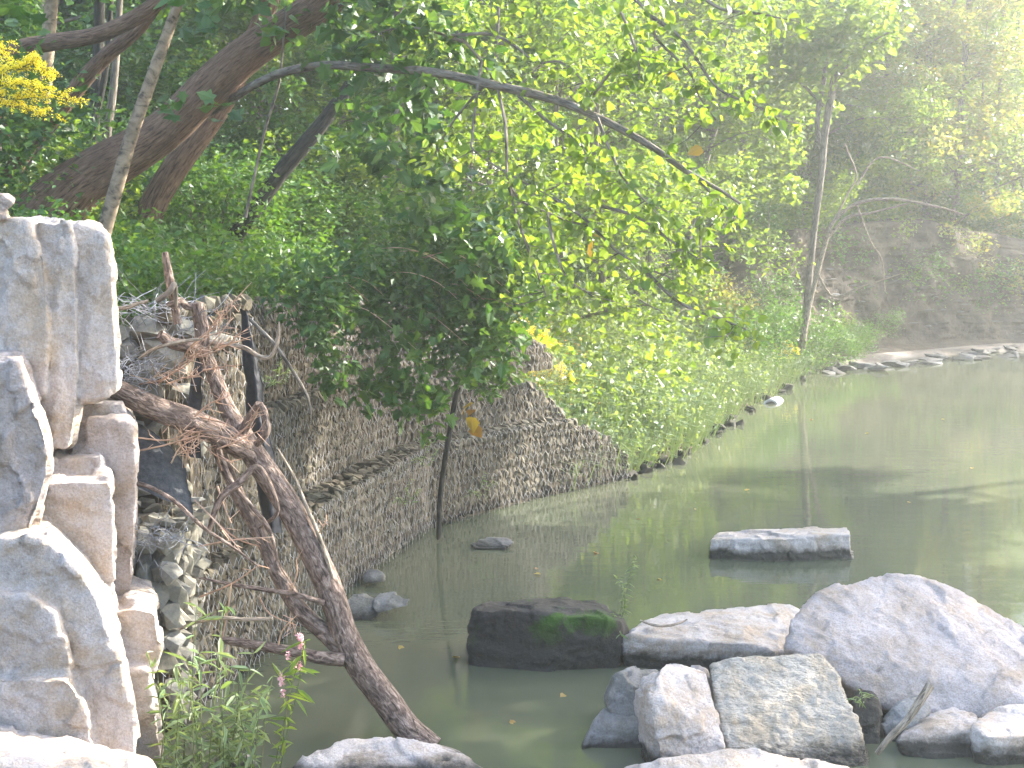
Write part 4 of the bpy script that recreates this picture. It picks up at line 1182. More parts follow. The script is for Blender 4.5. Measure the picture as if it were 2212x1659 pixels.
# ------------------------------------------------------------------ trees
def gen_tree(seed, H, r0, spread, cb, nlimb, leaf, nclump, kind, bark, lmat, bend=.5, per=170, flat=.75):
    """a whole tree at the origin: trunk with limbs, crown of leaves in clumps round the twigs"""
    rng = np.random.default_rng(seed)
    root = empty('tree', (0, 0, 0))
    wood, crown = MB(), MB()
    T = [np.array([0, 0, -.5]), np.array([0, 0, 0.0])]
    dx = rng.normal(size=2) * bend
    for k in range(1, 6):
        f = k / 5
        T.append(np.array([dx[0] * f * f + rng.normal() * .12, dx[1] * f * f + rng.normal() * .12, H * f]))
    rr = [r0 * 1.25, r0] + [r0 * (1 - .17 * k) for k in range(1, 6)]
    tube(wood, T, rr, seg=8, k=3, rough=.08, seed=seed)
    Ts, rs = spline(T, rr, 6)
    tips = []
    for i in range(nlimb):
        f = cb + (1 - cb) * (i + rng.uniform(.2, .9)) / nlimb
        j = min(int((f * 5 + 1) * 6), len(Ts) - 1)
        b = Ts[j]
        az = i * 2.4 + rng.normal() * .4
        L_ = spread * (1.05 - .6 * ((f - cb) / (1 - cb)) ** 1.3) * rng.uniform(.75, 1.15)
        up = rng.uniform(.15, .55) + .45 * (f - cb)
        d = np.array([math.cos(az), math.sin(az), up])
        e1 = b + d * L_ * .4 + rng.normal(size=3) * .1; e2 = b + d * L_ * .75 + rng.normal(size=3) * .2; e3 = b + d * L_ + np.array([0, 0, -.12 * L_]) + rng.normal(size=3) * .2
        rl = max(rs[j] * .5, .02)
        tube(wood, [b, e1, e2, e3], [rl, rl * .7, rl * .45, rl * .2], seg=5, k=2)
        tips += [(e3, 1.0), (e2, .9), ((e1 + e2) / 2, .75)]
        for q in range(4):
            s = [e1, e2, e2, e3][q]
            dd = rng.normal(size=3); dd[2] = abs(dd[2]) * .4 - .1; dd = dd / np.linalg.norm(dd) + d * .4
            e = s + dd * L_ * rng.uniform(.22, .42)
            tube(wood, [s, (s + e) / 2 + rng.normal(size=3) * .06, e], [rl * .35, rl * .22, rl * .1], seg=4, k=2)
            tips.append((e, .9))
    tips += [(Ts[-1], 1.0), (Ts[-3], .9)]
    rng.shuffle(tips)
    for c, s in tips[:nclump]:
        rad = spread * rng.uniform(.16, .26) * s
        leaves(crown, clump(rng, c, (rad, rad, rad * flat), per), leaf, rng, kind)
    wood.build('trunk', M[bark], root, smooth=True)
    crown.build('crown', M[lmat], root)
    return root

PROTO = [
    gen_tree(101, 13, .15, 3.6, .10, 20, .19, 150, 'diamond', 'bark_grey', 'leaf_far', per=230),
    gen_tree(102, 11, .14, 3.2, .06, 20, .18, 150, 'diamond', 'bark_grey', 'leaf_mid', per=230),
    gen_tree(103, 9.5, .11, 2.8, .06, 18, .17, 130, 'diamond', 'bark_brown', 'leaf_autumn', per=210),
    gen_tree(104, 14, .17, 3.8, .18, 18, .19, 140, 'diamond', 'bark_grey', 'leaf_far', per=230, bend=1.2),
    gen_tree(105, 10, .12, 3.0, .08, 18, .15, 140, 'diamond', 'bark_grey', 'leaf_bright', per=230),
    gen_tree(106, 15, .19, 2.7, .43, 15, .19, 110, 'diamond', 'bark_grey', 'leaf_mid', per=200, bend=.3),  # high crown shaped for the added shade trees, sun passes beneath
    gen_tree(107, 12, .13, 3.6, .06, 20, .17, 140, 'diamond', 'bark_grey', 'leaf_far', per=105),
    gen_tree(108, 10.5, .12, 3.2, .05, 20, .16, 130, 'diamond', 'bark_grey', 'leaf_autumn', per=105),
    gen_tree(109, 10, .11, 3.2, .05, 20, .16, 130, 'diamond', 'bark_grey', 'leaf_bright', per=105),
    gen_tree(110, 9.0, .12, 3.0, .64, 14, .18, 110, 'diamond', 'bark_grey', 'leaf_mid', per=170, bend=.2),  # small high-crowned tree, used only as added shade out of view
]
def plant_tree(k, x, y, sc, rot, label, group, name='tree', sink=.1):
    r = copy_tree(PROTO[k])
    r.name = name
    r.location = (x, y, gz(x, y) - sink); r.rotation_euler = (0, 0, rot); r.scale = (sc, sc, sc * 1.0)
    return tag(r, label, 'tree', group)
def at(px, d): return (px - CX) * d / FPX
rt = np.random.default_rng(11)
G1 = 'trees on the far bank above the shale bluff'
far = [(1560, 39, 0, 1.0), (1660, 42, 6, 1.05), (1740, 37.5, 8, .85), (1830, 40, 6, .95), (1900, 42, 7, 1.05), (1975, 40.5, 7, .95), (2110, 41, 8, .75), (2190, 43, 7, .9),
       (1590, 36, 4, .75), (1690, 38, 8, .8), (1860, 38.5, 8, .65), (1500, 40, 4, 1.0), (2060, 40, 7, .7), (1420, 52, 0, 1.3), (1530, 56, 0, 1.4), (1640, 50, 6, 1.2), (1480, 44, 1, 1.1), (1600, 47, 6, 1.1), (1760, 46, 6, 1.1), (1860, 48, 8, 1.0), (2150, 47, 6, .7), (2120, 53, 6, .7), (2230, 51, 8, .75), (2050, 55, 8, .7), (1950, 52, 6, .9), (2190, 58, 6, .8), (2000, 62, 8, .8), (2110, 60, 8, .75)]
for px, d, k, s in far:
    plant_tree(k, at(px, d), d, s, rt.uniform(0, 6.3), ['tall dense green', '', '', '', 'short bright green', '', 'airy light green', 'tan tinted airy', 'airy yellow green'][k] + ' tree in the hazy wood ' + ('left of' if px < 1700 else 'behind' if px < 1870 else 'right of') + ' the tall slender grey tree', G1) if k != 1 else plant_tree(k, at(px, d), d, s, 1.0, 'dense mid green tree in the hazy wood behind the bright limb tip', G1)
G2 = 'trees on the wooded slope behind the gabion wall'
mid = [(1330, 33, 6, 1.0), (1200, 37, 8, 1.1), (1080, 31, 8, .95), (960, 36, 6, 1.05), (840, 30, 8, 1.0), (720, 35, 3, 1.0), (600, 29, 1, .9), (480, 34, 0, 1.0), (350, 28, 1, .95), (220, 33, 0, 1.0), (90, 27, 1, .95), (-60, 31, 0, 1.0),
       (1420, 40, 6, 1.1), (1140, 45, 0, 1.1), (650, 45, 3, 1.1), (250, 44, 0, 1.1), (1300, 27, 8, .8), (1180, 24.5, 8, .75), (1050, 21.5, 8, .7), (880, 20, 8, .6), (1400, 31, 8, .85), (740, 24, 8, .8), (1280, 42, 0, 1.3), (1000, 46, 1, 1.4), (850, 48, 0, 1.4), (500, 48, 1, 1.4), (380, 40, 1, 1.2), (100, 40, 0, 1.2), (1250, 56, 0, 1.5), (1100, 60, 1, 1.6), (1380, 58, 1, 1.5), (950, 58, 0, 1.5),
       (-150, 24, 1, 1.0), (1020, 25, 1, .6), (560, 22, 1, .6), (120, 21, 1, .6)]
for px, d, k, s in mid:
    plant_tree(k, at(px, d), d, s, rt.uniform(0, 6.3), ['tall light green', 'dense mid green', '', 'bent light green', 'bright yellow green', '', 'airy light green', '', 'airy yellow green'][k] + (' near' if d < 28 else ' distant') + ' tree on the slope ' + ('behind the top left trunks' if px < 300 else 'behind the leaning trunks' if px < 700 else 'behind the hanging vine' if px < 1100 else 'behind the bright overhanging limb'), G2)
G3 = 'unseen trees added out to the right for shade'
for off, r_, k, s in [(6.3, 19, 5, 1.0), (7.4, 17, 5, .5), (9.3, 19.8, 9, 1.0), (11.8, 22.5, 9, 1.05), (26.2, 39, 8, .7), (13.0, 25.0, 5, 1.05)]:  # added out of view, set along the sun's path to cast shade
    x = -off * math.cos(SUN_AZ) + r_ * math.sin(SUN_AZ); y = off * math.sin(SUN_AZ) + r_ * math.cos(SUN_AZ)
    plant_tree(k, x, y, s, rt.uniform(0, 6.3), 'leafy tree added out of view at the right to shade the creek', G3)
for r in PROTO:
    for ch in list(r.children): bpy.data.objects.remove(ch)
    bpy.data.objects.remove(r)

# shrubs of the thicket
def gen_shrub(seed, rad, h, leaf, n, lmat, kind='diamond'):
    rng = np.random.default_rng(seed)
    root = empty('shrub', (0, 0, 0))
    w, c = MB(), MB()
    for k in range(9):
        az = rng.uniform(0, 6.3); e = np.array([math.cos(az) * rad * rng.uniform(.3, .9), math.sin(az) * rad * rng.uniform(.3, .9), h * rng.uniform(.5, 1)])
        tube(w, [(0, 0, -.2), e * np.array([.35, .35, .55]), e], [.02, .014, .005], seg=4, k=3)
        leaves(c, clump(rng, e * .9, (rad * .48, rad * .48, h * .3), n // 12), leaf, rng, kind)
    leaves(c, clump(rng, (0, 0, h * .4), (rad, rad, h * .42), n // 4), leaf, rng, kind)
    w.build('stem', M['bark_grey'], root); c.build('foliage', M[lmat], root)
    return root
SH_ = [gen_shrub(201, 1.2, 1.9, .10, 3600, 'leaf_dark'), gen_shrub(202, 1.1, 1.6, .09, 3600, 'leaf_mid'), gen_shrub(203, .9, 1.3, .085, 3000, 'leaf_bright'), gen_shrub(204, 1.0, 1.4, .10, 2400, 'leaf_autumn')]
def plant_shrub(k, x, y, sc, label, group):
    r = copy_tree(SH_[k])
    r.location = (x, y, gz(x, y) - .1); r.rotation_euler = (0, 0, rt.uniform(0, 6.3)); r.scale = (sc, sc, sc * rt.uniform(.8, 1.15))
    return tag(r, label, 'shrub', group)
n_ = 0
for _ in range(900):
    d = rt.uniform(14, 36); px = rt.uniform(-80, 1250)
    x = at(px, d)
    dl, ul = seg_dist(np.array([x]), np.array([d]), LB)
    if dl[0] < 2.3 or in_water(np.array([x]), np.array([d]))[0]: continue
    if 1000 < px and d < 24: continue
    kk = int(rt.choice([0, 0, 1, 1, 2]))
    where = 'behind the crooked trunks at top left' if px < 250 else 'around the thick leaning trunk' if px < 480 else 'behind the nearly black slender trunk' if px < 760 else 'behind the hanging vine' if px < 1000 else 'between the hanging vine and the bright limb'
    lab = ['dark green', 'mid green', 'light green'][kk] + (' near' if d < 22 else ' distant') + ' shrub in the slope thicket ' + where
    plant_shrub(kk, x, d, rt.uniform(.7, 1.25), lab, 'shrubs of the left slope thicket: ' + lab)
    n_ += 1
    if n_ >= 95: break
n_ = 0
for _ in range(900):
    d = rt.uniform(33, 54); px = rt.uniform(1250, 2260)
    x = at(px, d)
    dl, ul = seg_dist(np.array([x]), np.array([d]), LB)
    if dl[0] < 3.3 or in_water(np.array([x]), np.array([d]))[0]: continue
    kk = int(rt.choice([1, 2, 2, 3]))
    where = 'left of the tall slender grey tree' if px < 1700 else 'behind the tall slender grey tree' if px < 1900 else 'above the middle of the shale bluff' if px < 2060 else 'by the sunny gap at the right edge'
    lab = ['', 'mid green', 'light green', 'tan tinted'][kk] + ' hazy shrub on the far bank ' + where
    plant_shrub(kk, x, d, rt.uniform(1.0, 2.0), lab, 'shrubs of the far bank wood: ' + lab)
    n_ += 1
    if n_ >= 110: break
for k, (px, d, kind, s) in enumerate([(1640, 37.2, 1, .9), (1720, 37.4, 2, .9), (1800, 37.4, 1, .8), (1880, 38.2, 2, .9), (1950, 38.6, 1, .9), (2020, 39, 2, .8), (2100, 39.5, 1, .8), (2170, 40, 3, .8), (1580, 35.5, 1, 1.0)]):
    plant_shrub(kind, at(px, d - .9), d - .9, s * 1.35, 'bushy shrub overhanging the rim of the shale bluff', 'shrubs along the bluff rim')
for k, (px, d, kind, s) in enumerate([(1640, 29.5, 1, .85), (1600, 28, 1, .8), (1550, 30, 3, .9), (1690, 30.5, 1, .8), (1790, 32.3, 1, .7), (1820, 33.0, 1, .55), (1500, 31, 3, .9), (1560, 27, 2, .6), (1730, 31.5, 1, .8), (1450, 30, 1, .9), (1850, 34.2, 1, .6), (1800, 34.6, 2, .7), (1900, 36.2, 1, .6), (1660, 33.5, 1, .9), (1960, 37.4, 2, .6), (2080, 38.2, 1, .6), (2180, 39, 2, .7)]):
    plant_shrub(kind, at(px, d), d, s, ['', 'mid green', 'light green', 'tan tinted'][kind] + ' low shrub ' + ('left of the slender grey tree below the bluff' if px < 1740 else 'right of the slender grey tree against the bluff'), 'shrubs at the foot of the bluff')
for r in SH_:
    for ch in list(r.children): bpy.data.objects.remove(ch)
    bpy.data.objects.remove(r)

# --- the trees one can tell apart at the left
def trunk_tree(name, label, pts, rad, bark, seg=12, rough=.06, seed=1, extra=(), crown=None, lmat='leaf_mid', cat='tree', leaf=.14, kind='heart', down=True):
    base = P(*pts[0])
    root = empty(name, base)
    w = MB()
    tube(w, [P(*p) for p in pts], rad, seg=seg, rough=rough, seed=seed, k=7)
    w.build('trunk', M[bark], root, smooth=True)
    for e_pts, e_rad, e_bark in extra:
        t = MB(); tube(t, [P(*p) for p in e_pts], e_rad, seg=8, rough=.08, seed=seed + 5)
        t.build('limb', M[e_bark], root, smooth=True)
    if crown:
        rng = np.random.default_rng(seed + 900)
        c = MB()
        for (x, y, d, r_, n) in crown:
            leaves(c, clump(rng, P(x, y, d), (r_, r_, r_ * .7), n), leaf, rng, kind)
        c.build('crown', M[lmat], root)
    return tag(root, label, cat)

LEAN = trunk_tree('leaning_tree', 'thick ridged brown trunk leaning right over the creek', [(20, 560, 13.8), (100, 465, 13.8), (190, 385, 13.8), (290, 325, 13.75), (370, 270, 13.7), (450, 190, 13.6), (550, 105, 13.5), (680, 20, 13.3), (800, -70, 13), (950, -190, 12.6)],
    [pxr(w, 13.7) for w in (165, 135, 108, 95, 88, 82, 78, 70, 62, 48)], 'bark_brown', seg=20, rough=.07, seed=4,
    extra=[([(440, 250, 14.0), (490, 222, 13.8), (545, 186, 13.4), (610, 157, 13.0), (700, 141, 12.6), (800, 146, 12.3), (930, 155, 12.0), (1050, 180, 11.7), (1200, 216, 11.4), (1300, 258, 11.2), (1400, 312, 11.0), (1480, 368, 10.9), (1550, 408, 10.8), (1600, 440, 10.75)],
            [pxr(w, 12) for w in (20, 22, 21, 20, 19, 19, 19, 19, 18, 16, 14, 11, 8, 5)], 'bark_grey')],
    crown=[(760, -330, 12.5, 1.1, 420), (940, -260, 12, 1.1, 460), (1180, -200, 11.6, 1.2, 460), (560, -380, 13, 1.0, 300)], lmat='leaf_mid')
trunk_tree('leaning_tree', 'second brown trunk rising behind the thick leaning one', [(320, 470, 14.8), (345, 415, 14.8), (390, 345, 14.8), (440, 280, 14.8), (490, 205, 14.8), (560, 60, 14.8), (600, -60, 14.8)], [pxr(w, 14.8) for w in (62, 60, 58, 54, 48, 44, 38)], 'bark_brown', seed=6,
    crown=[(560, -120, 14.8, 1.0, 300)])
trunk_tree('leaning_tree', 'nearly black slender trunk leaning right in the thicket', [(500, 520, 15.6), (545, 455, 15.6), (600, 380, 15.6), (660, 310, 15.6), (720, 235, 15.6), (800, 120, 15.6), (880, -20, 15.6), (930, -100, 15.6)], [pxr(w, 15.6) for w in (42, 40, 38, 34, 30, 26, 22, 16)], 'bark_dark', seed=7,
    crown=[(900, -120, 15.6, .9, 260)])
trunk_tree('sapling', 'smooth pale sapling trunk beside the top block', [(203, 580, 11.9), (222, 510, 11.9), (250, 410, 11.9), (285, 290, 11.9), (320, 190, 11.9), (352, 100, 11.9), (382, 15, 11.9), (410, -70, 11.9)], [pxr(w, 11.9) for w in (36, 34, 32, 30, 27, 25, 22, 20)], 'bark_pale', seed=8, rough=.02,
    crown=[(420, -120, 11.9, .8, 220)])
trunk_tree('tree', 'brown arching trunk curving across the top left corner', [(0, 300, 14.6), (-20, 200, 14.6), (30, 115, 14.5), (110, 92, 14.4), (200, 78, 14.3), (270, 50, 14.2), (340, 5, 14.1), (400, -60, 14)], [pxr(w, 14.4) for w in (44, 42, 38, 36, 34, 34, 32, 30)], 'bark_brown', seed=9,
    crown=[(430, -120, 14, .8, 200)])
trunk_tree('tree', 'crooked brown trunk forking up from behind the goldenrod', [(20, 380, 14.9), (60, 320, 14.9), (110, 265, 14.9), (170, 185, 14.85), (230, 120, 14.8), (300, 60, 14.7), (350, -10, 14.6), (380, -60, 14.6)], [pxr(w, 14.8) for w in (34, 40, 36, 36, 34, 30, 26, 22)], 'bark_brown', seed=10,
    crown=[(390, -100, 14.6, .8, 200)])
trunk_tree('tree', 'straight tan trunk behind the goldenrod', [(72, 470, 16), (85, 340, 16), (95, 200, 16), (105, 80, 16), (115, -30, 16), (120, -90, 16)], [pxr(w, 16) for w in (34, 33, 31, 29, 27, 24)], 'bark_pale', seed=11, crown=[(120, -130, 16, 1.0, 240)])
trunk_tree('tree', 'thin grey trunk between the crooked trunk and the sapling', [(225, 400, 16.5), (232, 290, 16.5), (245, 190, 16.5), (255, 60, 16.5), (262, -60, 16.5)], [pxr(w, 16.5) for w in (18, 18, 17, 15, 13)], 'bark_grey', seed=12, crown=[(262, -110, 16.5, .9, 200)])
trunk_tree('tree', 'dark thin twin stemmed trunk near the top left', [(190, 420, 17), (205, 270, 17), (212, 120, 17), (215, 0, 17), (216, -80, 17)], [pxr(w, 17) for w in (20, 22, 24, 24, 20)], 'bark_dark', seed=13,
    extra=[([(206, 260, 17), (230, 140, 16.9), (238, 20, 16.9), (240, -60, 16.9)], [pxr(w, 17) for w in (14, 14, 13, 11)], 'bark_dark')], crown=[(220, -120, 17, .9, 200)])
trunk_tree('sapling', 'thin dark sapling stem above the gabion wall', [(530, 470, 13.2), (545, 400, 13.2), (570, 290, 13.2), (600, 190, 13.2), (605, 165, 13.2), (612, 90, 13.2), (620, -20, 13.2)], [pxr(w, 13.2) for w in (8, 7, 6, 6, 5, 5, 4)], 'bark_grey', seg=7, seed=14,
    crown=[(610, 60, 13.2, .35, 60)], leaf=.11)
# the slender tree on the far point and its dead companions
trunk_tree('tree', 'tall slender grey tree bending over the bank before the shale bluff', [(1730, 760, 30.6), (1742, 690, 30.6), (1745, 640, 30.6), (1752, 560, 30.7), (1762, 470, 30.8), (1775, 370, 30.9), (1782, 290, 31), (1800, 185, 31), (1820, 80, 31), (1850, -60, 31)],
    [pxr(w, 30.8) for w in (18, 18, 16, 15, 15, 16, 16, 17, 13, 8)], 'bark_grey', seg=9, seed=15, rough=.04,
    extra=[([(1778, 330, 31), (1765, 260, 31), (1778, 180, 31.2), (1790, 100, 31.3)], [pxr(w, 31) for w in (12, 12, 11, 8)], 'bark_grey'),
           ([(1790, 240, 31), (1720, 170, 31.4), (1660, 130, 31.6)], [pxr(w, 31) for w in (9, 6, 4)], 'bark_grey'),
           ([(1800, 180, 31), (1870, 100, 30.6), (1940, 60, 30.2)], [pxr(w, 31) for w in (9, 6, 4)], 'bark_grey')],
    crown=[(1780, 130, 31, 1.0, 620), (1700, 140, 31.3, .9, 520), (1640, 190, 31.6, .8, 420), (1850, 100, 30.8, .9, 460), (1720, 60, 31, 1.0, 480), (1820, 30, 31, 1.1, 520), (1600, 240, 31.8, .8, 360), (1680, 330, 31.5, .7, 260), (1760, 230, 31.4, .6, 260),
           (1630, 380, 31.8, .8, 320), (1700, 410, 31.4, .5, 160), (1900, 50, 30.4, .8, 260)], lmat='leaf_bright', leaf=.15)
trunk_tree('dead_tree', 'pale bare forked branches reaching right over the bluff', [(1735, 735, 30.2), (1748, 660, 30.2), (1766, 590, 30.2), (1785, 520, 30.2), (1800, 480, 30.2), (1850, 440, 30.2), (1930, 430, 30.1), (2030, 448, 30), (2085, 465, 30)],
    [pxr(w, 30.2) for w in (13, 12, 11, 10, 9, 8, 7, 6, 3)], 'stick', seg=6, seed=16,
    extra=[([(1790, 510, 30.2), (1830, 470, 30.2), (1880, 460, 30.1), (1960, 440, 30)], [pxr(w, 30) for w in (8, 7, 5, 3)], 'stick'),
           ([(1850, 440, 30.2), (1880, 520, 30), (1905, 560, 29.9), (1912, 630, 29.8)], [pxr(w, 30) for w in (4, 4, 3, 3)], 'stick'),
           ([(1800, 480, 30.2), (1830, 420, 30.3), (1850, 380, 30.4), (1832, 330, 30.4), (1825, 310, 30.4)], [pxr(w, 30) for w in (6, 5, 5, 4, 3)], 'stick'),
           ([(1766, 590, 30.2), (1800, 640, 30), (1860, 620, 29.9), (1950, 590, 29.8)], [pxr(w, 30) for w in (6, 5, 4, 2)], 'stick'),
           ([(1850, 400, 30.4), (1900, 340, 30.6), (1990, 370, 30.6)], [pxr(w, 30) for w in (5, 4, 2)], 'stick')], cat='dead tree')
for k, (pts, w, lab) in enumerate([
    ([(2140, 640, 41), (2150, 500, 41), (2155, 300, 41), (2165, 100, 41), (2170, -50, 41)], 12, 'dark thin trunk in the sunny gap at the right edge'),
    ([(2060, 610, 40), (2065, 450, 40), (2075, 250, 40), (2090, 60, 40), (2095, -60, 40)], 15, 'dark trunk in front of the sunny gap at the right'),
    ([(2188, 620, 42), (2190, 400, 42), (2196, 200, 42), (2200, -50, 42)], 10, 'thinnest dark trunk against the sunny gap at the right edge'),
    ([(1690, 470, 37), (1700, 320, 37), (1712, 160, 37), (1715, 60, 37), (1716, -60, 37)], 16, 'dark trunk left of the tall slender grey tree'),
    ([(2005, 300, 43), (1990, 150, 43), (1965, 60, 43), (1955, -40, 43)], 18, 'dark trunk below the bright sky gap at the top right'),
    ([(1480, 560, 33), (1500, 450, 33), (1530, 330, 33), (1560, 200, 33), (1570, -30, 33)], 14, 'leaning brown trunk behind the hanging limb tip')]):
    trunk_tree('tree', lab, pts, [pxr(w * f, pts[0][2]) for f in np.linspace(1.1, .7, len(pts))], 'bark_grey' if k != 4 else 'bark_dark', seg=8, seed=30 + k, crown=[(pts[-1][0], -90, pts[0][2], 1.5, 420)], lmat='leaf_far', leaf=.15)

# --- twigs and leaves of the overhanging limb
lroot = LEAN
sub = [
    [(986, 68, 11.9), (1040, 132, 11.85), (1060, 162, 11.8), (1075, 186, 11.7)], [(1040, 132, 11.8), (1032, 191, 11.7), (1020, 297, 11.6), (1027, 328, 11.5), (1095, 373, 11.4), (1194, 427, 11.2)],
    [(1075, 190, 11.65), (1092, 274, 11.5), (1095, 369, 11.4), (1100, 400, 11.35), (1133, 438, 11.3), (1181, 458, 11.25), (1232, 479, 11.2), (1283, 482, 11.1), (1300, 445, 11.0)],
    [(976, 77, 11.9), (1058, 74, 11.8), (1112, 99, 11.7), (1160, 135, 11.6), (1208, 133, 11.5), (1249, 164, 11.4), (1266, 191, 11.35)],
    [(1119, 205, 11.5), (1181, 260, 11.4), (1249, 308, 11.2), (1265, 330, 11.1), (1283, 376, 11.0)], [(1318, -20, 11), (1352, 51, 11), (1379, 130, 10.9), (1382, 178, 10.9)],
    [(1352, -20, 10.9), (1406, 34, 10.8), (1420, 85, 10.8), (1488, 153, 10.7), (1510, 208, 10.7), (1546, 259, 10.6)], [(1406, 34, 10.8), (1477, 88, 10.7), (1550, 190, 10.6), (1630, 226, 10.5), (1689, 263, 10.5)],
    [(1263, 229, 11.2), (1324, 150, 11.2), (1380, 100, 11.2)], [(1290, 255, 11.1), (1320, 330, 11.0), (1350, 390, 10.9), (1400, 440, 10.8)], [(1400, 312, 10.9), (1460, 350, 10.8), (1540, 420, 10.7), (1590, 470, 10.7)],
    [(1300, 445, 11), (1380, 470, 10.8), (1450, 520, 10.7), (1510, 560, 10.6)], [(1513, 470, 10.8), (1513, 560, 10.7)], [(1194, 427, 11.2), (1260, 470, 11.1), (1330, 540, 10.9), (1390, 575, 10.8), (1460, 605, 10.7)],
    [(1400, 590, 10.8), (1450, 640, 10.7), (1500, 670, 10.6), (1560, 690, 10.5), (1612, 712, 10.45)], [(1181, 458, 11.2), (1200, 540, 11.1), (1225, 600, 11), (1280, 640, 11)], [(1500, -20, 10.6), (1560, 20, 10.5), (1640, 30, 10.4), (1690, 40, 10.4)],
    [(1100, 400, 11.3), (1120, 480, 11.3), (1150, 560, 11.3), (1180, 640, 11.2)], [(1000, 90, 11.9), (900, 60, 12.1), (800, 70, 12.3)], [(1050, 180, 11.7), (980, 260, 11.9), (940, 330, 12)],
]
rl = np.random.default_rng(42)
LV = MB(); TW = MB(); n_leaf = 0
for pts in sub:
    Wp = [P(*p) for p in pts]
    n = len(Wp)
    tube(TW, Wp, list(np.linspace(.016, .006, n)), seg=5, k=4)
    C_, _r = spline(Wp, [1] * n, 8)
    L_ = np.linalg.norm(np.diff(C_, axis=0), axis=1).sum()
    m = int(L_ * 34)
    ii = rl.integers(len(C_) // 6, len(C_), m)
    tn = np.gradient(C_, axis=0)[ii]; tn /= np.linalg.norm(tn, axis=1)[:, None]
    q = C_[ii] + rl.normal(size=(m, 3)) * np.array([.09, .16, .07])
    if max(p[0] for p in pts) > 1280:
        for j in range(min(m, 40)):
            if n_leaf < 300:
                leaf_object(lroot, q[j], .095, rl, 'heart', 'leaf_bright', .9, .7, tn[j] * .7); n_leaf += 1
    leaves(LV, q, .078, rl, 'heart', up=.9, droop=.7, axis=tn * .7)
    # leafy sprays off the end
    for s in range(5):
        a = C_[rl.integers(len(C_) // 2, len(C_))]
        d_ = rl.normal(size=3); d_[2] = -abs(d_[2]) * .5; d_ /= np.linalg.norm(d_)
        b = a + d_ * rl.uniform(.2, .45)
        tube(TW, [a, (a + b) / 2 + rl.normal(size=3) * .03, b], [.005, .004, .002], seg=3, k=2)
        f = np.linspace(.15, 1, 8)[:, None]
        leaves(LV, a + (b - a) * f + rl.normal(size=(8, 3)) * .04, .078, rl, 'heart', up=.8, droop=.7, axis=np.tile(d_, (8, 1)))
# looser fill of the sunlit bough
for (x, y, d, r_, n) in [(1180, 560, 11.6, .55, 90), (1120, 480, 11.8, .5, 80), (1250, 400, 11.4, .5, 70), (1340, 460, 11.1, .45, 60), (1200, 330, 11.7, .45, 50), (1420, 420, 10.9, .4, 40), (1180, 650, 11.5, .4, 60), (1480, 60, 10.9, .6, 70),
                         (1250, 60, 11.5, .7, 80), (1100, 40, 11.9, .6, 70), (960, 20, 12.2, .6, 70), (1150, 300, 11.8, .4, 40), (1330, 600, 11.2, .35, 30), (1400, 200, 11, .5, 40)]:
    leaves(LV, clump(rl, P(x, y, d), (r_, r_, r_ * .8), int(n * 1.0)), .078, rl, 'heart', up=.8, droop=.6)
for p in [P(1515, 317, 10.8), P(1270, 508, 11), P(1280, 520, 11), P(1440, 160, 10.8)]: leaf_object(lroot, p, .15, rl, 'heart', 'leaf_yellow', .2, .9)
o = LV.build('leaf', M['leaf_bright'], lroot); tag(o, 'sunlit yellow green leaves of the overhanging limb', kind='stuff'); o.name = 'foliage'
TW.build('twigs', M['bark_grey'], lroot)
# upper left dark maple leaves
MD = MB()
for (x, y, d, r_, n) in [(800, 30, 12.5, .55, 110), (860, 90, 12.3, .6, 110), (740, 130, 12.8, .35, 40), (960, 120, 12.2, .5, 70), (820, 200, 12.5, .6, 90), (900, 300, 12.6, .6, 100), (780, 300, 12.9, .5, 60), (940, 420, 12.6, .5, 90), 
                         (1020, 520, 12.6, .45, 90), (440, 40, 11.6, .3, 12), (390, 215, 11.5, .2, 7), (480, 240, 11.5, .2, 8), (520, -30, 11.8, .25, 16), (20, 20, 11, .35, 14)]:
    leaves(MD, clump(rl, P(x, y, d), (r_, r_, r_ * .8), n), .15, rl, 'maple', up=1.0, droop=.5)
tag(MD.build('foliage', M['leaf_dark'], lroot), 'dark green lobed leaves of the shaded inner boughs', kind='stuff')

# --- draped vine curtain over the wall
vine = empty('hanging_vine', P(1000, 700, 13.2))
tag(vine, 'dark curtain of leafy vine draped over the gabion wall', 'vine')
rv = np.random.default_rng(8)
VL, VM, VS = MB(), MB(), MB()
for (x, y, d, r_, n) in [(1060, 560, 13.4, .6, 560), (960, 600, 13.3, .6, 560), (1080, 660, 13.5, .5, 480), (990, 700, 13.2, .5, 480), (1050, 760, 13.4, .4, 330), (900, 660, 13, .5, 420), (830, 620, 12.9, .5, 420), (880, 560, 13.2, .6, 420), (760, 600, 12.6, .45, 360),
                         (1000, 480, 13.6, .6, 460), (900, 470, 13.6, .6, 420), (1100, 480, 13.8, .5, 330), (700, 660, 12.0, .35, 260), (690, 730, 11.8, .22, 110), (720, 790, 12.0, .2, 90), (1110, 590, 13.6, .5, 360), (1060, 820, 13.5, .25, 130), (640, 620, 12, .4, 240), (780, 700, 12.6, .3, 150)]:
    leaves(VL, clump(rv, P(x, y, d), (r_, r_ * .9, r_ * .85), int(n * 1.5)), .09, rv, 'diamond', up=.8, droop=.6)
for (x, y, d, r_, n) in [(820, 800, 12.6, .3, 45), (900, 840, 12.7, .3, 50), (860, 880, 12.6, .22, 26), (940, 870, 12.9, .2, 26), (980, 800, 13, .3, 50), (780, 850, 12.5, .2, 20), (920, 930, 12.9, .14, 12), (1000, 640, 13, .5, 60), (880, 740, 12.6, .35, 50), (1060, 730, 13.1, .35, 50), (720, 830, 12.2, .16, 14)]:
    leaves(VM, clump(rv, P(x, y, d), (r_, r_ * .6, r_), int(n * 1.3)), .115, rv, 'maple', up=.5, droop=.8)
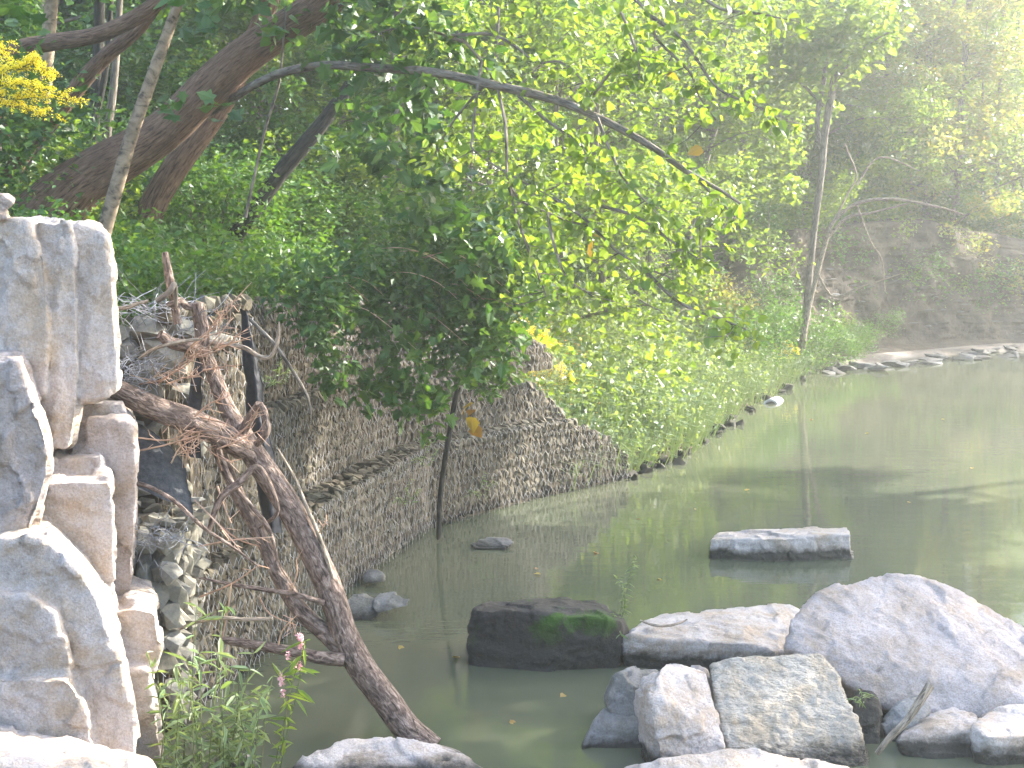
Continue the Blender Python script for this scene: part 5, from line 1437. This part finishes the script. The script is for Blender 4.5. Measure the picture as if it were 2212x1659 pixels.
for k in range(12):
    x, y = rv.uniform(640, 960), rv.uniform(520, 690)
    d = 12.4 + (x - 640) / 460 * 1.2
    ln = rv.uniform(100, 240)
    tube(VS, [P(x, y, d), P(x + ln * .35, y - 8 + rv.normal() * 12, d - .1), P(x + ln * .7, y + ln * .12, d - .1), P(x + ln, y + ln * .38, d)], [.005, .004, .0035, .002], seg=3, k=3)
tag(VL.build('foliage', M['leaf_vine'], vine), kind='stuff'); tag(VM.build('foliage', M['leaf_mid'], vine), kind='stuff'); VS.build('stem', M['twig'], vine)
spray = empty('leaf_spray', P(1020, 925, 13))
tag(spray, 'hanging yellow leaves beside the leaning pole', 'leaves')
for q in [(1018, 868), (1022, 885), (1015, 900), (1024, 905), (1020, 925), (1005, 878)]: leaf_object(spray, P(q[0], q[1], 13 + rv.uniform(0, .08)), .16, rv, 'heart', 'leaf_yellow', .1, 1.4)
t = MB(); tube(t, [P(1008, 850, 13.05), P(1018, 880, 13.03), P(1020, 930, 13.02)], [.004, .003, .002], seg=4, k=3); t.build('stem', M['twig'], spray)

# ------------------------------------------------------------------ ground cover and plants
def cover(name, label, n, region, leafspec, seed, mats, hgt=(.25, .7)):
    """herbs too many to count: stems with leaves all over a patch of the bank"""
    rng = np.random.default_rng(seed)
    L_ = MB(); S_ = MB()
    got = 0
    xs, ys = [], []
    while got < n:
        px, d = rng.uniform(region[0], region[1], 4000), rng.uniform(region[2], region[3], 4000)
        x = (px - CX) * d / FPX
        dl, ul = seg_dist(x, d, LB)
        ok = (~in_water(x, d)) & (dl > region[4]) & (dl < region[5]) & (ul > region[6]) & (ul < region[7])
        xs.append(x[ok]); ys.append(d[ok]); got += ok.sum()
    x = np.concatenate(xs)[:n]; y = np.concatenate(ys)[:n]
    z = height(x, y)
    h = rng.uniform(hgt[0], hgt[1], n)
    k = leafspec[1]
    f = rng.uniform(.1, 1, (n, k))
    lean = rng.normal(size=(n, 2)) * .25
    pos = np.stack([x[:, None] + lean[:, :1] * h[:, None] * f, y[:, None] + lean[:, 1:] * h[:, None] * f, z[:, None] + h[:, None] * f], -1)
    pos = pos + rng.normal(size=pos.shape) * .06
    leaves(L_, pos.reshape(-1, 3), leafspec[0], rng, leafspec[2], up=.9, droop=.35)
    o = L_.build(name, M[mats], origin=(0, 0, 0))
    return tag(o, label, kind='stuff')
cover('undergrowth', 'dark leafy undergrowth on the bank above the wall', 5200, (-60, 1150, 10.5, 24, 1.25, 9, .0, 6.2), (.085, 13, 'diamond'), 61, 'leaf_mid', (.2, .75))
cover('undergrowth', 'pale green herbs covering the low bank beyond the wall', 3600, (1000, 1800, 17, 32, .15, 5.5, 5.2, 9.4), (.095, 13, 'diamond'), 62, 'leaf_herb', (.2, .9))
cover('undergrowth', 'thin ground cover on the slopes behind', 4200, (-80, 2300, 24, 46, 3.8, 22, 3, 13), (.13, 9, 'diamond'), 63, 'leaf_mid', (.2, .9))
cover('undergrowth', 'broad leaved weeds scattered through the low bank', 340, (1050, 1780, 18, 31, .6, 5, 6.0, 9.2), (.14, 8, 'heart'), 65, 'leaf_bright', (.5, 1.05))
cover('jewelweed_flowers', 'scattered small orange flowers on the low bank near the gabion crest', 170, (1120, 1290, 18.5, 23, .4, 3, 5.6, 7.6), (.035, 4, 'diamond'), 66, 'flower_orange', (.4, .95))
# grass blades drooping over the water's edge
rg_ = np.random.default_rng(64)
t = MB()
n = 5600
px, d = rg_.uniform(1000, 1800, n * 6), rg_.uniform(17, 32, n * 6); x = (px - CX) * d / FPX
dl, ul = seg_dist(x, d, LB); ok = (~in_water(x, d)) & (dl > .05) & (dl < 3.2) & (ul > 5.3) & (ul < 9.2)
x, d = x[ok][:n], d[ok][:n]; n = len(x); z = height(x, d)
h = rg_.uniform(.25, .8, n); dr = rg_.normal(size=(n, 2)) * .3 + np.array([.35, -.25])
A = np.stack([x, d, z], -1); Bm = A + np.stack([dr[:, 0] * h * .5, dr[:, 1] * h * .5, h * .8], -1); Cm = A + np.stack([dr[:, 0] * h * 1.5, dr[:, 1] * h * 1.5, h * .75], -1)
w = np.array([.008, .004, 0])
V = np.concatenate([A - w, A + w, Bm + w * .8, Bm - w * .8, Cm]); k = np.arange(n)
t.add(V, np.stack([k, k + n, k + 2 * n, k + 3 * n], -1)); t.F.append(np.stack([k + 3 * n, k + 2 * n, k + 4 * n], -1)); t.U.append(np.zeros((n, 3, 2)))
tag(t.build('grass', M['leaf_herb'], origin=(0, 0, 0)), 'long pale grass drooping along the low bank', kind='stuff')

def goldenrod(name, label, stems, seed, scale=1.0, leaf=.05):
    """arching stems with green leaves and one-sided plumes of tiny yellow flowers"""
    rng = np.random.default_rng(seed)
    root = empty(name, P(*stems[0][0]))
    S_, F_, L_ = MB(), MB(), MB()
    for pts in stems:
        Wp = [P(*p) for p in pts]
        tube(S_, Wp, list(np.linspace(.004, .002, len(Wp)) * scale), seg=4, k=4)
        C_, _ = spline(Wp, [1] * len(Wp), 10)
        tl = np.linalg.norm(C_[-1] - C_[len(C_) // 2])
        for i in range(len(C_) // 3, len(C_)):
            for _k in range(1):
                p = C_[i] + rng.normal(size=3) * .004
                d_ = rng.normal(size=3); d_[2] = abs(d_[2]) * .4 + .15; d_ /= np.linalg.norm(d_)
                ln = .075 * scale * rng.uniform(.5, 1.1)
                e = [p, p + d_ * ln * .5 + np.array([0, 0, .01]), p + d_ * ln + np.array([0, 0, -.022 * scale])]
                E_, _ = spline(e, [1, 1, 1], 8)
                tube(S_, e, .0012 * scale, seg=3, k=2)
                m = 46
                j = rng.integers(3, len(E_), m)
                leaves(F_, E_[j] + rng.normal(size=(m, 3)) * .006 * scale, .011 * scale, rng, 'diamond', up=.8, droop=0)
        m = 14
        j = rng.integers(0, len(C_) * 3 // 4, m)
        leaves(L_, C_[j], leaf * scale, rng, 'lance', up=.5, droop=.4)
    S_.build('stem', M['stem'], root); tag(F_.build('flower', M['flower_yellow'], root), kind='stuff'); L_.build('leaf', M['leaf_herb'], root)
    return tag(root, label, 'goldenrod')
goldenrod('goldenrod', 'bright yellow goldenrod plume leaning in at the left edge', [
    [(-80, 190, 6.2), (-20, 160, 6.2), (40, 150, 6.2), (95, 155, 6.2), (118, 175, 6.2)], [(-80, 200, 6.15), (-20, 205, 6.15), (40, 215, 6.15), (90, 210, 6.15), (165, 225, 6.15)], [(-80, 215, 6.2), (-10, 225, 6.2), (50, 235, 6.2), (110, 255, 6.2)],
    [(-80, 170, 6.25), (-30, 140, 6.25), (0, 120, 6.25), (15, 100, 6.25)], [(-60, 180, 6.18), (0, 165, 6.18), (60, 140, 6.18), (85, 130, 6.18)], [(-70, 190, 6.1), (0, 185, 6.1), (60, 185, 6.1), (105, 195, 6.1)]], 5)
for k, (px, d, h, lab) in enumerate([(1128, 20.5, .75, 'small goldenrod in flower nearest the hanging vine'), (1150, 21.2, .65, 'small goldenrod in flower just above the gabion crest'), (1105, 22, .9, 'taller goldenrod in flower behind the vine edge'),
                                     (1600, 29, .8, 'goldenrod in flower on the bank under the bluff'), (1690, 30, .7, 'goldenrod in flower left of the slender grey tree'), (1180, 20, .55, 'yellowish goldenrod low on the bank beside the gabion crest')]):
    x = at(px, d); z = gz(x, d)
    def pp(dx, dz):
        v = Vector((x + dx, d, z + dz)) - EYE
        zc = v.y * math.cos(PITCH) - v.z * math.sin(PITCH); yc = v.z * math.cos(PITCH) + v.y * math.sin(PITCH)
        return (CX + FPX * v.x / zc, CY - FPX * yc / zc, d)
    goldenrod('goldenrod', lab, [[pp(0, 0), pp(.03, h * .5), pp(.05, h * .9), pp(.2, h)], [pp(.05, 0), pp(-.05, h * .5), pp(-.1, h * .85), pp(-.25, h * .9)], [pp(.02, 0), pp(.1, h * .5), pp(.18, h * .7), pp(.36, h * .75)]], 70 + k, scale=2.6, leaf=.04)

def weed(name, label, stems, seed, leaf=.10, n=14, flowers=False, mat='leaf_herb', sr=.004):
    rng = np.random.default_rng(seed)
    root = empty(name, P(*stems[0][0]))
    S_, L_, F_ = MB(), MB(), MB()
    for pts in stems:
        Wp = [P(*p) for p in pts]
        tube(S_, Wp, list(np.linspace(sr, sr * .4, len(Wp))), seg=5, k=4)
        C_, _ = spline(Wp, [1] * len(Wp), 10)
        ii = np.linspace(len(C_) * .12, len(C_) - 1, n).astype(int)
        ax = rng.normal(size=(n, 3)); ax[:, 2] *= .3; ax /= np.linalg.norm(ax, axis=1)[:, None]
        leaves(L_, C_[ii], leaf, rng, 'lance', up=1.0, droop=.25, axis=ax)
        leaves(L_, C_[ii], leaf * .8, rng, 'lance', up=1.0, droop=.25, axis=-ax)
        if flowers:
            for q in range(3):
                tip = C_[-1 - q * 4] + rng.normal(size=3) * .02
                ln = .05
                hh = rng.uniform(0, 1, 40)
                v = tip + np.stack([rng.normal(size=40) * .004, rng.normal(size=40) * .004, hh * ln], -1)
                leaves(F_, v, .018, rng, 'diamond', up=.3, droop=-.3)
    S_.build('stem', M['stem'], root); tag(L_.build('foliage', M[mat], root), kind='stuff')
    if flowers: tag(F_.build('flower', M['flower_pink'], root), kind='stuff')
    return tag(root, label, 'plant')
weed('smartweed', 'tall weed with pink flower spikes in front of the dark water', [
    [(585, 1690, 8.0), (610, 1580, 8.0), (630, 1480, 8.0), (650, 1420, 8.0), (660, 1385, 8.0)], [(600, 1690, 8.02), (625, 1560, 8.02), (640, 1500, 8.02), (648, 1450, 8.02), (625, 1440, 8.02)], [(590, 1690, 7.98), (612, 1600, 7.98), (618, 1520, 7.98), (612, 1465, 7.98)]], 1, leaf=.13, n=9, flowers=True, mat='leaf_bright')
weed('smartweed', 'pale leaved weed just left of the pink flowered one', [[(560, 1690, 8.1), (570, 1600, 8.1), (575, 1530, 8.1), (590, 1460, 8.1)], [(545, 1690, 8.1), (548, 1600, 8.1), (560, 1540, 8.1), (566, 1480, 8.1)]], 2, leaf=.08, n=10)
rw = np.random.default_rng(31)
st = []
for k in range(30):
    x0 = rw.uniform(335, 545); top = rw.uniform(1400, 1580); d = rw.uniform(7.75, 8.5)
    st.append([(x0, 1740, d), (x0 + rw.normal() * 10, (1740 + top) / 2, d), (x0 + rw.normal() * 28, top, d)])
weed('weed_clump', 'leafy green weed clump at the foot of the limestone stack', st, 3, leaf=.125, n=11)
weed('tall_weed', 'tallest weed rising beside the limestone stack with drooping top leaves', [[(445, 1740, 7.9), (455, 1600, 7.9), (470, 1450, 7.9), (480, 1340, 7.95), (490, 1310, 7.95)], [(430, 1740, 7.95), (425, 1600, 7.95), (415, 1480, 7.95), (420, 1380, 7.95), (425, 1310, 8.0)]], 4, leaf=.13, n=9)
weed('rock_weed', 'slender weed growing from the crack behind the mossy boulder', [[(1335, 1345, 10.6), (1345, 1300, 10.6), (1358, 1260, 10.6), (1365, 1225, 10.6), (1375, 1205, 10.6)], [(1340, 1345, 10.6), (1350, 1310, 10.6), (1345, 1270, 10.6), (1335, 1250, 10.6)], [(1335, 1350, 10.55), (1325, 1325, 10.5), (1330, 1340, 10.4), (1340, 1370, 10.35)]], 5, leaf=.07, n=12)
weed('grass_tuft', 'small green tuft in the gap between boulders', [[(1862, 1520, 8.6), (1850, 1505, 8.55), (1838, 1512, 8.5)], [(1865, 1520, 8.6), (1875, 1500, 8.55), (1888, 1505, 8.5)], [(1860, 1525, 8.6), (1862, 1500, 8.55), (1858, 1490, 8.5)]], 6, leaf=.05, n=6)
for k, (x, y, d, lab) in enumerate([(880, 1060, 13.9, 'fine green sprig growing low on the gabion face'), (1040, 1045, 15.2, 'small green sprig hanging near the wall foot'), (920, 975, 13.9, 'light green sprig on the gabion ledge'), (600, 800, 10.6, 'faint green sprig on the gabion beside the black cloth')]):
    weed('wall_sprig', lab, [[(x - 8, y + 30, d), (x, y, d - .05), (x + 6, y - 25, d - .08)], [(x + 8, y + 30, d), (x + 18, y + 5, d - .05), (x + 28, y - 5, d - .08)], [(x - 5, y + 32, d), (x - 18, y + 15, d - .05), (x - 28, y + 25, d - .08)]], 80 + k, leaf=.06, n=9)

# ------------------------------------------------------------------ far shore details
pipe = MB()  # unidentified pale object, given the shape of a pipe mouth
pc = PZ(1664, 872, 0)
ang = np.linspace(0, math.pi, 13)
ro, ri, ln = .15, .11, .4
for (r_, sgn) in ((ro, 1), (ri, -1)):
    V = np.array([(pc.x + math.cos(a) * r_ + u * ln * .5, pc.y + u * ln, -.06 + math.sin(a) * r_) for u in (0, 1) for a in ang])
    i = np.arange(12); pipe.add(V, np.stack([i, i + 1, i + 14, i + 13], -1))
V = np.array([(pc.x + math.cos(a) * r_, pc.y, -.06 + math.sin(a) * r_) for r_ in (ro, ri) for a in ang]); i = np.arange(12)
pipe.add(V, np.stack([i, i + 1, i + 14, i + 13], -1))
tag(pipe.build('pipe_like_object', M['concrete']), 'unidentified pale object shaped as an arched pipe mouth at the water edge of the grassy bank', 'pipe')
rs_ = np.random.default_rng(91)
def slab(label, px, py, w, h, dpt, group, yaw=None):
    c = PZ(px, py, 0)
    c.z = max(gz(c.x, c.y), 0) + h * .25
    i = int(rs_.integers(len(STONES)))
    o = link('stone', stone_mesh(i, 'shale'), None, c)
    o.scale = (w, dpt, h); o.rotation_euler = (rs_.normal() * .1, rs_.normal() * .12, rs_.uniform(0, 6.3) if yaw is None else yaw)
    return tag(o, label, 'stone', group)
for k in range(46):
    f = rs_.uniform(0, 1)
    px = 1780 + f * 420; py = 806 - f * 40 + rs_.uniform(-12, 4)
    slab('flat shale stone on the shore below the bluff', px, py, rs_.uniform(.2, .75), rs_.uniform(.06, .18), rs_.uniform(.2, .5), 'shale stones along the far shore')
for k in range(40):
    f = rs_.uniform(0, 1); i = rs_.integers(6, 9); p = LB[i] * (1 - f) + LB[i + 1] * f
    o = link('stone', stone_mesh(int(rs_.integers(9)), 'gabion'), None, (p[0] - .05 + rs_.normal() * .12, p[1] + rs_.normal() * .12, .02))
    o.scale = (rs_.uniform(.1, .3), rs_.uniform(.1, .25), rs_.uniform(.06, .18)); o.rotation_euler = (0, 0, rs_.uniform(0, 6))
    tag(o, 'dark stone along the waterline of the grassy bank', 'stone', 'stones at the foot of the grassy bank')
for k, (px, py) in enumerate([(1290, 1195), (1155, 1228), (1168, 1240), (1500, 1100), (1870, 935), (2040, 905), (1960, 1085), (1750, 905), (1420, 1250), (1380, 1120), (1610, 1060), (2100, 1010), (980, 1420), (1100, 1560), (860, 1400), (1220, 1500)]):
    c = PZ(px, py, .006)
    o = link('floating_leaf', None, None, c); lf = leaf_object(o, c, .07, rs_, 'heart', 'leaf_yellow', 2.5, 0.0)
    tag(o, 'tiny fallen leaf floating on the creek ' + ('near the flat slab of rock' if px > 1250 and py > 1000 else 'far out near the bluff' if py < 1000 else 'in the dark water by the wall'), 'leaf', 'leaves afloat on the creek')
# rock ledges standing proud of the bluff
lu, lv = rs_.uniform(9.7, 12.4, 60), rs_.uniform(.2, .8, 60)
lq, ln_ = bluff_pt(lu, lv)
for k in range(60):
    o = link('shale_ledge', stone_mesh(int(rs_.integers(9)), 'shale'), bluff, Vector(lq[k]))
    o.scale = (rs_.uniform(.15, .5), rs_.uniform(.1, .2), rs_.uniform(.025, .06)); o.rotation_euler = (rs_.normal() * .05, rs_.normal() * .06, math.atan2(-ln_[k][0], ln_[k][1]) + rs_.normal() * .25)

# ------------------------------------------------------------------ haze in the air
def haze_box():
    t = MB()
    x0, x1, y0, y1, z0, z1 = -140, 175, -50, 165, -2.5, 38
    V = np.array([(x, y, z) for z in (z0, z1) for y in (y0, y1) for x in (x0, x1)], float)
    t.add(V, np.array([[0, 2, 3, 1], [4, 5, 7, 6], [0, 1, 5, 4], [1, 3, 7, 5], [3, 2, 6, 7], [2, 0, 4, 6]]))
    m, nt, out = newmat('haze_air')
    v = N(nt, 'ShaderNodeVolumePrincipled')
    v.inputs['Color'].default_value = (0.97, 1.0, 0.985, 1)
    v.inputs['Density'].default_value = 0.0027
    v.inputs['Anisotropy'].default_value = 0.68
    nt.links.new(v.outputs[0], out.inputs['Volume'])
    o = t.build('haze', m, origin=(0, 0, 0))
    return tag(o, 'thin pale haze in the air over the creek', kind='stuff')
haze_box()
